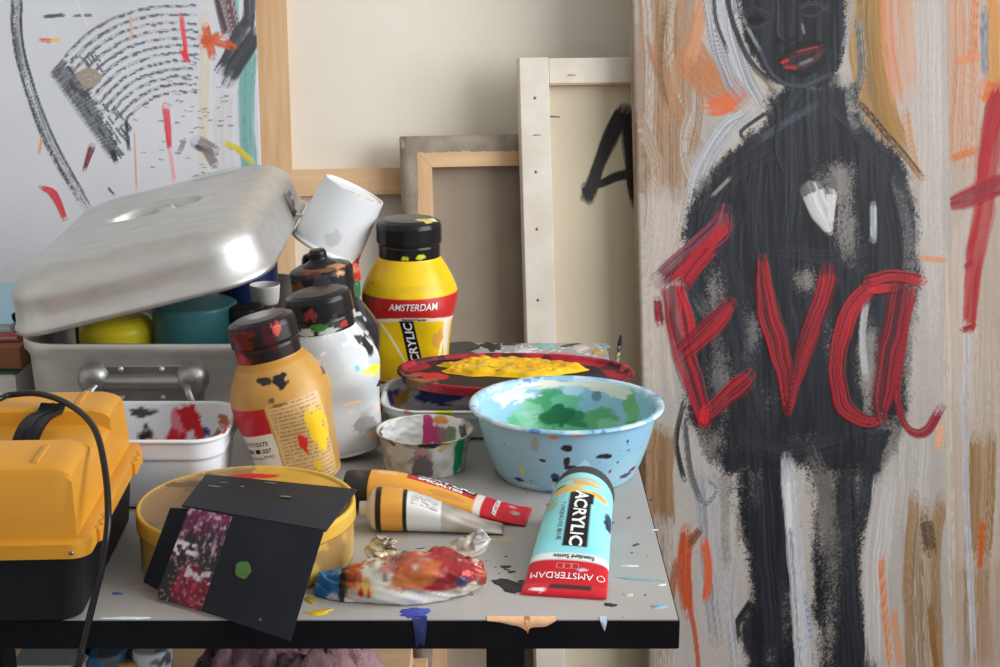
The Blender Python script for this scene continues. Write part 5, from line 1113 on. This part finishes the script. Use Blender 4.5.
# a crust of white paint on the left inner wall
nu, nv = 40, 20; V = []
for i in range(nu):
    for j in range(nv):
        a = math.radians(95 + 110 * i / (nu - 1)); zz = .008 + .029 * j / (nv - 1); r_ = .0385 + .0045 * (zz / .035); b_ = .0045 * float(n2(i * .35, j * .4, 5)) * math.sin(math.pi * i / (nu - 1)) ** .5; V.append(((r_ - b_ - .0003) * math.cos(a), (r_ - b_ - .0003) * math.sin(a), zz + .001))
mesh('paint_crust', V, grid_faces(nu, nv, False), PM(226, 226, 226), dish)

# ------------------------------------------------------------------ paint tubes
def tube_rings(L, r, wflat, n=96, step=.0012, th=.0016, zc=None):     # from the flat crimp (x=0) to the round shoulder (x=L)
    R = []; xs = np.arange(0, L + step, step); a = np.arange(n) * 2 * math.pi / n
    for x in xs:
        f = sst(-.05, .95, x / L) if x > .012 else sst(-.05, .95, .012 / L) * (x / .012) ** .5 * .9
        f = max(f, 0.0); hy = wflat / 2 + (r - wflat / 2) * min(1, x / L * 1.0); hz = th / 2 + (r - th / 2) * f ** .8; k = 2 + .6 * (1 - f)
        d = (np.abs(np.cos(a)) ** k + np.abs(np.sin(a)) ** k) ** (1 / k); R.append(np.column_stack([np.full(n, x), hy * np.cos(a) / d, hz * np.sin(a) / d + hz]))
    return np.array(R), xs
def surf(R, xs, off=.0004):                               # (x along, y across) -> upper surface
    def f(x, y):
        x = np.asarray(x, float); y = np.asarray(y, float); i = np.clip(np.searchsorted(xs, x), 0, len(xs) - 1); out = np.zeros((len(x), 3))
        for q in range(len(x)):
            rg = R[i[q]]; up = rg[:len(rg) // 2 + 1]; out[q] = (x[q], y[q], np.interp(y[q], up[::-1, 1], up[::-1, 2]) + off)
        return out
    return f
# pale blue tube, crimp towards the viewer
e0 = np.array([.0487, 1.0855]); e1 = np.array([.0735, 1.246]); dv = e1 - e0; ang = math.atan2(dv[1], dv[0])
bt_ = thing('paint_tube', 'pale blue acrylic paint tube with red crimped end', 'tube', (e0[0], e0[1], ZT + .0004), (0, 0, ang))
R, xs = tube_rings(.138, .0262, .0665); V, Fc = loft(R, True, True); x, y, z = V.T
s = Splat(V, C(132, 206, 214), 91); s.noise(C(150, 214, 220), 30, .4, .7, .6)
s.mask(1 - sst(.0345, .0352, x), C(186, 28, 40)); s.mask(sst(.0345, .0352, x) * (1 - sst(.0405, .0412, x)), C(220, 222, 220))
for c, r, k in (((.110, .012, .05), (.006, .012, .02), (214, 176, 80)), ((.118, -.006, .052), (.004, .012, .02), (200, 160, 90)), ((.104, -.010, .05), (.003, .014, .02), (206, 180, 90)), ((.106, -.018, .045), (.003, .006, .02), (220, 150, 60)), ((.082, -.027, .03), (.008, .004, .008), (30, 40, 60)), ((.090, -.027, .028), (.006, .006, .010), (40, 60, 90)), ((.0265, -.012, .02), (.0012, .004, .02), (190, 196, 206)), ((.004, .02, .003), (.002, .006, .01), (220, 210, 214)), ((.125, .0, .05), (.003, .02, .02), (170, 176, 150)), ((.096, .022, .04), (.008, .006, .02), (150, 180, 150)), ((.116, .018, .05), (.002, .006, .02), (110, 80, 50))): s.blob(c, r, C(*k), .6)
sl = (np.abs(x - .0085) < .0026) * (np.abs(y + .004) < .016) * (z > .0002 + .5 * np.interp(x, xs, R[:, :, 2].max(1))); s.mask(sl, C(60, 24, 34))
box = (x > .047) * (x < .104) * (np.abs(y + .003) < .0098) * (z > .5 * np.interp(x, xs, R[:, :, 2].max(1))); s.mask(box, C(24, 23, 26))
mesh('tube_body', V, Fc, M['vp'], bt_, col=s.c)
fs = surf(R, xs)
# crimp to the viewer: text of the red end stands upside down, ACRYLIC runs along the tube
text_on('lettering', 'AMSTERDAM', .0090, lambda u, v: fs(.0195 - v, u + .004), M['white_ink'], bt_, 0.0, .95, math.pi * 0, None).name
text_on('lettering', 'ACRYLIC', .0145, lambda u, v: fs(.0755 - u, -.003 - v), M['white_ink'], bt_, .0004, .98)
text_on('lettering', 'Standard Series', .0052, lambda u, v: fs(.0378 - v, u - .004), M['black_ink'], bt_, .0001, 1.0)
text_on('lettering', 'TURQUOISE BLUE', .0050, lambda u, v: fs(.072 - u, .0105 - v), M['dark_ink'], bt_, .00005, 1.0)
V_, F_ = [], []
A_ = np.arange(20) * 2 * math.pi / 20
for r_ in (.0033, .0026): V_ += list(fs(.0195 + r_ * np.cos(A_), -.0268 + r_ * np.sin(A_)))
mesh('emblem', V_, [(i, (i + 1) % 20, 20 + (i + 1) % 20, 20 + i) for i in range(20)], M['white_ink'], bt_, smooth=False)
for dy in (-.006, 0, .006): 
    V, Fc = [], []; A4 = [(.0262, dy - .0026), (.0262, dy + .0026), (.0306, dy + .0026), (.0306, dy - .0026)]
    for (a_, b_), (c_, d_) in zip(A4, A4[1:] + A4[:1]):
        P = fs([a_, c_], [b_, d_]); w = .0003; V += [P[0] + [0, 0, 0], P[1], P[1] + [w, w, 0], P[0] + [w, w, 0]]; Fc.append(tuple(range(len(V) - 4, len(V))))
    mesh('emblem', V, Fc, M['white_ink'], bt_, smooth=False)
V, Fc = lathe(resample([(.0255, 0), (.0262, .001), (.0262, .017), (.0255, .0195), (.0235, .0205), (.0001, .0205)], .002), 72); rib = 1 - .012 * (np.cos(np.arctan2(V[:, 1], V[:, 0]) * 36) * .5 + .5); V = np.column_stack([V[:, 2] + .1385, V[:, 0] * rib, V[:, 1] * rib + .0262]); s = Splat(V, C(56, 54, 56), 4); s.noise(C(90, 86, 84), 60, .55, .7, .7); mesh('tube_cap', V, Fc, M['vm'], bt_, col=s.c)
# ochre tube with red end (crimp at the right)
e0 = np.array([G(528, 505, ZT).x, 1.252]); c1 = np.array([G(346, 490, ZT + .016).x, 1.279]); dv = c1 - e0; ang = math.atan2(dv[1], dv[0]); L = np.linalg.norm(dv) - .024
ot = thing('paint_tube', 'orange-ochre acrylic paint tube with red end and black cap', 'tube', (e0[0], e0[1], ZT + .0004), (0, 0, ang))
R, xs = tube_rings(L, .0178, .042); V, Fc = loft(R, True, True); x, y, z = V.T
s = Splat(V, C(212, 150, 62), 95); s.noise(C(196, 132, 50), 30, .4, .7, .6); s.mask(1 - sst(.040, .0407, x), C(190, 30, 44)); s.mask(sst(.040, .0407, x) * (1 - sst(.0465, .047, x)), C(216, 206, 200))
zc = .5 * np.interp(x, xs, R[:, :, 2].max(1)); upm = z > zc * .6
s.mask((x > .047) * (x < .109) * (y < -.003) * (y > -.0165) * upm, C(28, 25, 26)); s.mask((x > .047) * (x < .107) * (y > -.003) * (y < .005) * upm, C(176, 36, 42)); s.mask((x > .117) * (x < .134) * (y > -.01) * (y < .004) * upm, C(222, 172, 128), .8); s.mask((np.hypot(x - .0115, y - .002) < .0042) * upm, C(150, 140, 130)); s.blob((.016, -.01, .01), (.004, .003, .01), C(206, 150, 140), .5)
s.blob((.075, .012, .02), (.02, .004, .01), C(190, 130, 60), .6); mesh('tube_body', V, Fc, M['vp'], ot, col=s.c); fs2 = surf(R, xs)
text_on('lettering', 'ACRYLIC', .0125, lambda u, v: fs2(.078 - u, -.0090 - v), M['white_ink'], ot, .0005, 1.15)
text_on('lettering', 'SPECIALTIES', .0072, lambda u, v: fs2(.078 - u, .0012 - v), M['white_ink'], ot, .0003, 1.0)
text_on('lettering', 'AMSTERDAM', .0056, lambda u, v: fs2(.028 + v * 1.0, .002 + u * -1.0), M['white_ink'], ot, .0002, 1.0)
V, Fc = lathe(resample([(.012, -.004), (.0165, -.002), (.0172, .001), (.0165, .019), (.0155, .0215), (.0001, .022)], .002), 60); V = np.column_stack([V[:, 2] + L + .0015, V[:, 0], V[:, 1] + .0178]); s = Splat(V, C(40, 36, 34), 4); s.noise(C(80, 70, 60), 60, .55, .7, .7); mesh('tube_cap', V, Fc, M['vm'], ot, col=s.c)
# silver tube with ochre band (crimp at the right), in front of it
e0 = np.array([G(503, 521, ZT).x, 1.223]); c1 = np.array([G(358, 515, ZT + .016).x, 1.226]); dv = c1 - e0; ang = math.atan2(dv[1], dv[0]); L = np.linalg.norm(dv) - .016
st = thing('paint_tube', 'silver paint tube with white label and ochre band', 'tube', (e0[0], e0[1], ZT + .0004), (0, 0, ang))
R, xs = tube_rings(L, .0188, .022); R[:, :, 2] += (.0012 * (n2(R[..., 0] * 90, R[..., 1] * 120, 6) - .5) * (1 - sst(.035, .06, R[..., 0]))) ; R[..., 2] -= R[..., 2].min(1, keepdims=True) * 1
V, Fc = loft(R, True, True); x, y, z = V.T; s = Splat(V, C(196, 190, 180), 97); s.noise(C(150, 140, 128), 40, .5, .7, .8, st=(.4, 1, 1)); s.noise(C(180, 150, 100), 60, .68, .74, .7)
s.mask(sst(L - .055, L - .0545, x) * (1 - sst(L - .0235, L - .023, x)), C(214, 214, 212)); s.mask(sst(L - .0235, L - .023, x), C(212, 152, 66)); 
for a_, b_ in ((L - .0265, L - .022), (L - .0045, L - .0)): s.mask((x > a_) * (x < b_), C(28, 26, 26))
up_ = (z > .016)
bar_ = (x > L - .050) * (x < L - .034) * (np.abs(y + .008) < .0035) * up_; s.mask(bar_ * (n2(x * 2600, 0, 3) > .5), C(40, 40, 42))
rows = (np.sin(y * 2 * math.pi / .0022) > .2) * (n2(x * 900, np.floor(y / .0022) * 3.3, 8) > .35); s.mask((x > L - .052) * (x < L - .030) * (y > -.003) * (y < .012) * rows * up_, C(110, 108, 106), .8); s.mask((np.hypot(x - (L - .052), y + .008) < .0028) * up_, C(30, 30, 30)); s.mask((np.hypot(x - (L - .0325), y + .008) < .002) * up_, C(120, 120, 120)); s.mask((x > L - .021) * (x < L - .008) * (y < 0.0) * (y > -.012) * (n2(x * 700, y * 700, 3) > .6) * up_, C(236, 214, 170))
M['foil'] = pmat('foil_tube', (1, 1, 1), .34, metal=.35, attr=True, bump=.1, bscale=120)
mesh('tube_body', V, Fc, M['foil'], st, col=s.c)
V, Fc = lathe(resample([(.0187, 0), (.0165, .004), (.009, .008), (.0065, .009), (.0065, .015), (.0001, .0155)], .0015), 60); V = np.column_stack([V[:, 2] + L, V[:, 0], V[:, 1] + .0188]); s = Splat(V, C(190, 188, 184), 4); mesh('tube_neck', V, Fc, M['vg'], st, col=s.c)

# crumpled tube in front
ctx, cty = G(402, 597).x, 1.100
ct = thing('paint_tube', 'crumpled, squeezed-out paint tube smeared red and orange', 'tube', (ctx, cty, ZT))
def crumple(spine, n=72, m=120, seed=3, amp=.004):
    spine = np.array(spine); t = np.linspace(0, 1, len(spine)); tt = np.linspace(0, 1, m); P = catmull(spine[:, :3], 24); P = np.array([np.interp(tt, np.linspace(0, 1, len(P)), P[:, i]) for i in range(3)]).T
    W = np.interp(tt, t, spine[:, 3]); H = np.interp(tt, t, spine[:, 4]); T = np.gradient(P, axis=0); T /= np.linalg.norm(T, axis=1)[:, None]; R = []; a = np.arange(n) * 2 * math.pi / n
    for i in range(m):
        sd = np.cross(T[i], [0, 0, 1.0]); sd /= max(np.linalg.norm(sd), 1e-6); up = np.cross(sd, T[i])
        k = 1 + 0 * a; cr = np.abs(n2(np.cos(a) * 2.2 + 9, np.sin(a) * 2.2 + tt[i] * 7, seed) - .5) * 2 + .5 * np.abs(n2(np.cos(a) * 5, np.sin(a) * 5 + tt[i] * 18, seed + 4) - .5) * 2
        d = amp * (cr - .6); R.append(P[i] + ((W[i] * np.cos(a) + d * np.cos(a))[:, None] * sd) + ((H[i] * np.sin(a) + d * np.sin(a))[:, None] * up))
    R = np.array(R); return R
def px3(px, py, y): v = AT(px, py, y); return (v.x - ctx, y - cty, v.z - ZT)
a1, a2, a3, a4, a5, a6 = px3(322, 584, 1.104), px3(345, 587, 1.098), px3(380, 584, 1.094), px3(420, 579, 1.096), px3(456, 575, 1.102), px3(482, 572, 1.108)
R = crumple([(*a1, .013, .012), (*a2, .019, .015), (*a3, .024, .019), (*a4, .026, .021), (*a5, .024, .018), (*a6, .010, .008)], seed=5, amp=.0055)
R[..., 2] = np.maximum(R[..., 2], .0006 + .0 * R[..., 2]); V, Fc = loft(R, True, True); x, y, z = V.T
s = Splat(V, C(196, 190, 178), 101); s.noise(C(150, 138, 120), 60, .48, .70, .8)
hz = z / .035
s.noise(C(206, 196, 180), 34, .45, .6, .9, mask=z > .02)
s.blob((.030, -.012, .020), (.030, .04, .013), C(150, 44, 48), .45); s.blob((.010, -.014, .022), (.020, .04, .009), C(186, 106, 56), .7, None, .9); s.blob((.040, -.01, .018), (.014, .04, .008), C(128, 36, 44), .7, None, .9); s.blob((-.004, -.012, .028), (.02, .03, .006), C(170, 70, 56), .8, None, .7); s.blob((-.038, -.01, .018), (.010, .04, .006), C(196, 96, 60), .6); s.blob((-.026, -.02, .010), (.006, .03, .009), C(206, 160, 84), .6); s.blob((-.046, -.01, .014), (.006, .03, .012), C(120, 84, 66), .6); s.blob((.046, -.016, .016), (.005, .02, .004), C(70, 64, 96), .5); s.blob((.064, 0, .018), (.006, .03, .014), C(150, 70, 54), .6); s.blob((.03, -.02, .024), (.006, .02, .003), C(190, 110, 100), .6, None, .6)
s.blob((.006, -.030, .002), (.056, .02, .0085), C(216, 214, 210), .25); s.noise(C(186, 110, 60), 80, .66, .74, .6); s.noise(C(100, 84, 70), 100, .70, .78, .7)
lines = (np.sin(x * 2 * math.pi / .0026) > .3) * (n2(x * 800, 0, 5) > .35); s.mask(lines * (x > -.034) * (x < .002) * (z > .027), C(50, 46, 44), .7); s.blob((-.030, -.026, .010), (.002, .02, .004), C(176, 30, 40), .2); s.blob((-.024, -.026, .010), (.0015, .02, .004), C(176, 30, 40), .2)
s.mask((x < -.047) * 1.0, C(50, 120, 190)); s.noise(C(206, 210, 216), 50, .56, .66, .9, mask=x < -.047); s.mask((x > -.0475) * (x < -.043), C(60, 52, 48))
mesh('tube_body', V, Fc, M['foil'], ct, col=s.c)
b1_, b2_, b3_, b4_ = px3(378, 556, 1.130), px3(410, 562, 1.130), px3(445, 558, 1.130), px3(472, 545, 1.136); b5_ = px3(486, 534, 1.140)
R = crumple([(*px3(372, 570, 1.126), .010, .010), (*b2_, .013, .009), (*b3_, .012, .009), (*b4_, .012, .009), (*b5_, .010, .005)], seed=9, amp=.004, n=56, m=80); V, Fc = loft(R, True, True); x, y, z = V.T; V[:, 2] = np.maximum(V[:, 2], .0006)
s = Splat(V, C(190, 182, 166), 103); s.noise(C(120, 106, 92), 70, .5, .66, .8); s.blob((.040, -.0, .03), (.014, .02, .012), C(140, 56, 66), .6); s.blob((.044, -.01, .02), (.008, .02, .006), C(150, 30, 40), .5); s.blob((-.006, .01, .024), (.013, .02, .009), C(60, 46, 44), .7); s.blob((.062, .02, .04), (.012, .03, .02), C(190, 188, 188), .6); s.noise(C(40, 36, 36), 100, .70, .75, .9); mesh('folded_end', V, Fc, M['foil'], ct, col=s.c)
R = crumple([(*px3(384, 566, 1.128), .012, .008), (*px3(382, 548, 1.132), .012, .007), (*px3(386, 537, 1.136), .009, .004)], seed=14, amp=.004, n=48, m=50); V, Fc = loft(R, True, True); s = Splat(V, C(196, 186, 160), 105); s.noise(C(110, 96, 80), 80, .5, .66, .9); s.noise(C(206, 170, 80), 60, .66, .72, .8); V[:, 2] = np.maximum(V[:, 2], .0006); mesh('folded_end', V, Fc, M['foil'], ct, col=s.c)

# ------------------------------------------------------------------ brush behind the red lid
br = thing('paint_brush', 'thin speckled brush stub propped behind the red lid', 'brush', (.1285, 1.672, ZT), (math.radians(9), math.radians(7), 0))
V, Fc = lathe(resample([(.0001, 0), (.0022, .0005), (.0026, .02), (.0024, .048)], .0015), 16); s = Splat(V, C(150, 150, 146), 3); s.noise(C(30, 30, 34), 140, .48, .54); s.noise(C(206, 180, 80), 180, .66, .7); mesh('handle', V, Fc, M['vm'], br, col=s.c)
V, Fc = lathe(resample([(.0024, .048), (.0024, .053), (.0014, .060), (.0001, .0615)], .0015), 16); s = Splat(V, C(40, 38, 40), 3); mesh('bristles', V, Fc, M['vm'], br, col=s.c)

# ------------------------------------------------------------------ under the table
crate = thing('storage_crate', 'low wooden crate in the shade under the table', 'crate', (-.385, 1.45, 0))
for i, zz in enumerate((.02, .16, .30)):
    for yy in (-.2, .185):
        V, Fc = boxm(-.30, .30, yy, yy + .015, zz, zz + .12, .002); mesh('slat', V, Fc, M['pine_x'], crate, smooth=False)
    for xx in (-.30, .285):
        V, Fc = boxm(xx, xx + .015, -.1845, .1845, zz, zz + .12, .002); mesh('slat', V, Fc, M['pine_x'], crate, smooth=False)
for xx in (-.284, .254):
    for yy in (-.1845, .1545):
        V, Fc = boxm(xx, xx + .03, yy, yy + .03, 0, .43, .002); mesh('post', V, Fc, M['pine'], crate, smooth=False)
V, Fc = boxm(-.2835, .2835, -.1835, .1835, .431, .445, .002); mesh('top_board', V, Fc, M['pine_x'], crate, smooth=False)
M['knit'] = pmat('pink_knit', C(176, 142, 146), .95, col2=C(146, 110, 116), scale=120, bump=1.0, bscale=260)
nu, nv = 120, 90; U, Vv = np.meshgrid(np.linspace(-1, 1, nu), np.linspace(-1, 1, nv)); rr = np.sqrt(U ** 2 + Vv ** 2)
ht = np.clip(1.15 - np.maximum(np.abs(U), np.abs(Vv)) ** 3, 0, 1) ** .6
H = .003 + ht * (.088 + .045 * np.abs(n2(U * 2.4 + 4, Vv * 2.0, 12) - .5) * 2 + .016 * np.abs(n2(U * 7, Vv * 7, 3) - .5) * 2)
edge = (np.maximum(np.abs(U), np.abs(Vv)) > .985); H = np.where(edge, .001, H)
Xc, Yc = U * .100 + .008 * (n2(U * 3, Vv * 3, 8) - .5), Vv * .10
V = np.stack([Xc, Yc, H], -1).reshape(-1, 3); o = mesh('knitted_cloth', V, grid_faces(nv, nu, False), M['knit']); o.location = (AT(275, 660, 1.38).x, 1.375, .4455); tag(o, 'dusty pink knitted cloth heaped under the table', 'cloth')
def sheet(name, label, cat, x, y, z, w, d, rot, mat, seed, h=.02):
    nu = nv = 30; U, Vv = np.meshgrid(np.linspace(-.5, .5, nu), np.linspace(-.5, .5, nv)); Z = .002 + h * np.abs(n2(U * 4 + seed, Vv * 4, seed)) ; V = np.stack([U * w, Vv * d, Z], -1).reshape(-1, 3)
    f = grid_faces(nv, nu, False); N = len(V); V = np.concatenate([V, V - np.array([0, 0, .0012])]); f = np.concatenate([f, f[:, ::-1] + N]); o = mesh(name, V, f, mat); o.location = (x, y, z); o.rotation_euler = (0, 0, rot); tag(o, label, cat); return o
zc_ = .4455
def slab2(name, label, cat, px0, px1, y0, y1, z0, z1, mat, rot=0): a = AT(px0, 660, y0).x; b = AT(px1, 660, y0).x; return slab(name, label, cat, a, b, y0, y1, z0, z1, mat, rot, (pg,))
slab2('sketch_pad', 'white sketch pad lying under the table at left', 'sketchpad', 10, 82, 1.31, 1.50, zc_, zc_ + .135, PM(206, 206, 202), 0)
for nm, lb, px, col, r, h in (('paint_jar', 'blue paint jar under the table next to the sketch pad', 106, (60, 110, 150), .020, .135), ('paint_jar', 'ochre paint jar under the table between blue and white jars', 131, (170, 136, 90), .018, .128), ('paint_jar', 'white paint jar under the table beside the pink cloth', 153, (206, 208, 212), .0185, .137)):
    t = thing(nm, lb, 'jar', (AT(px, 660, 1.345).x, 1.345, zc_)); V, Fc = lathe(resample([(.0001, 0), (r * .95, 0), (r, .003), (r, h * .8), (r * .86, h * .84)], .004), 40); s = Splat(V, C(*col), px); s.noise(C(60, 60, 66), 60, .62, .7); s.noise(C(210, 206, 200), 60, .62, .7); mesh('jar_body', V, Fc, M['vp'], t, col=s.c)
    V, Fc = lathe(resample([(r * .85, h * .83), (r * 1.02, h * .83), (r * 1.02, h * .97), (r * .95, h), (.0001, h)], .004), 40); s = Splat(V, C(*col), px + 1); s.noise(C(90, 90, 96), 70, .56, .62); mesh('jar_lid', V, Fc, M['vp'], t, col=s.c)

# the cup sits over the hidden bottle's cap
cupt.location = (AT(325, 249, 1.715).x, 1.715, AT(325, 249, 1.715).z); cupt.scale = (.93, .93, .95)
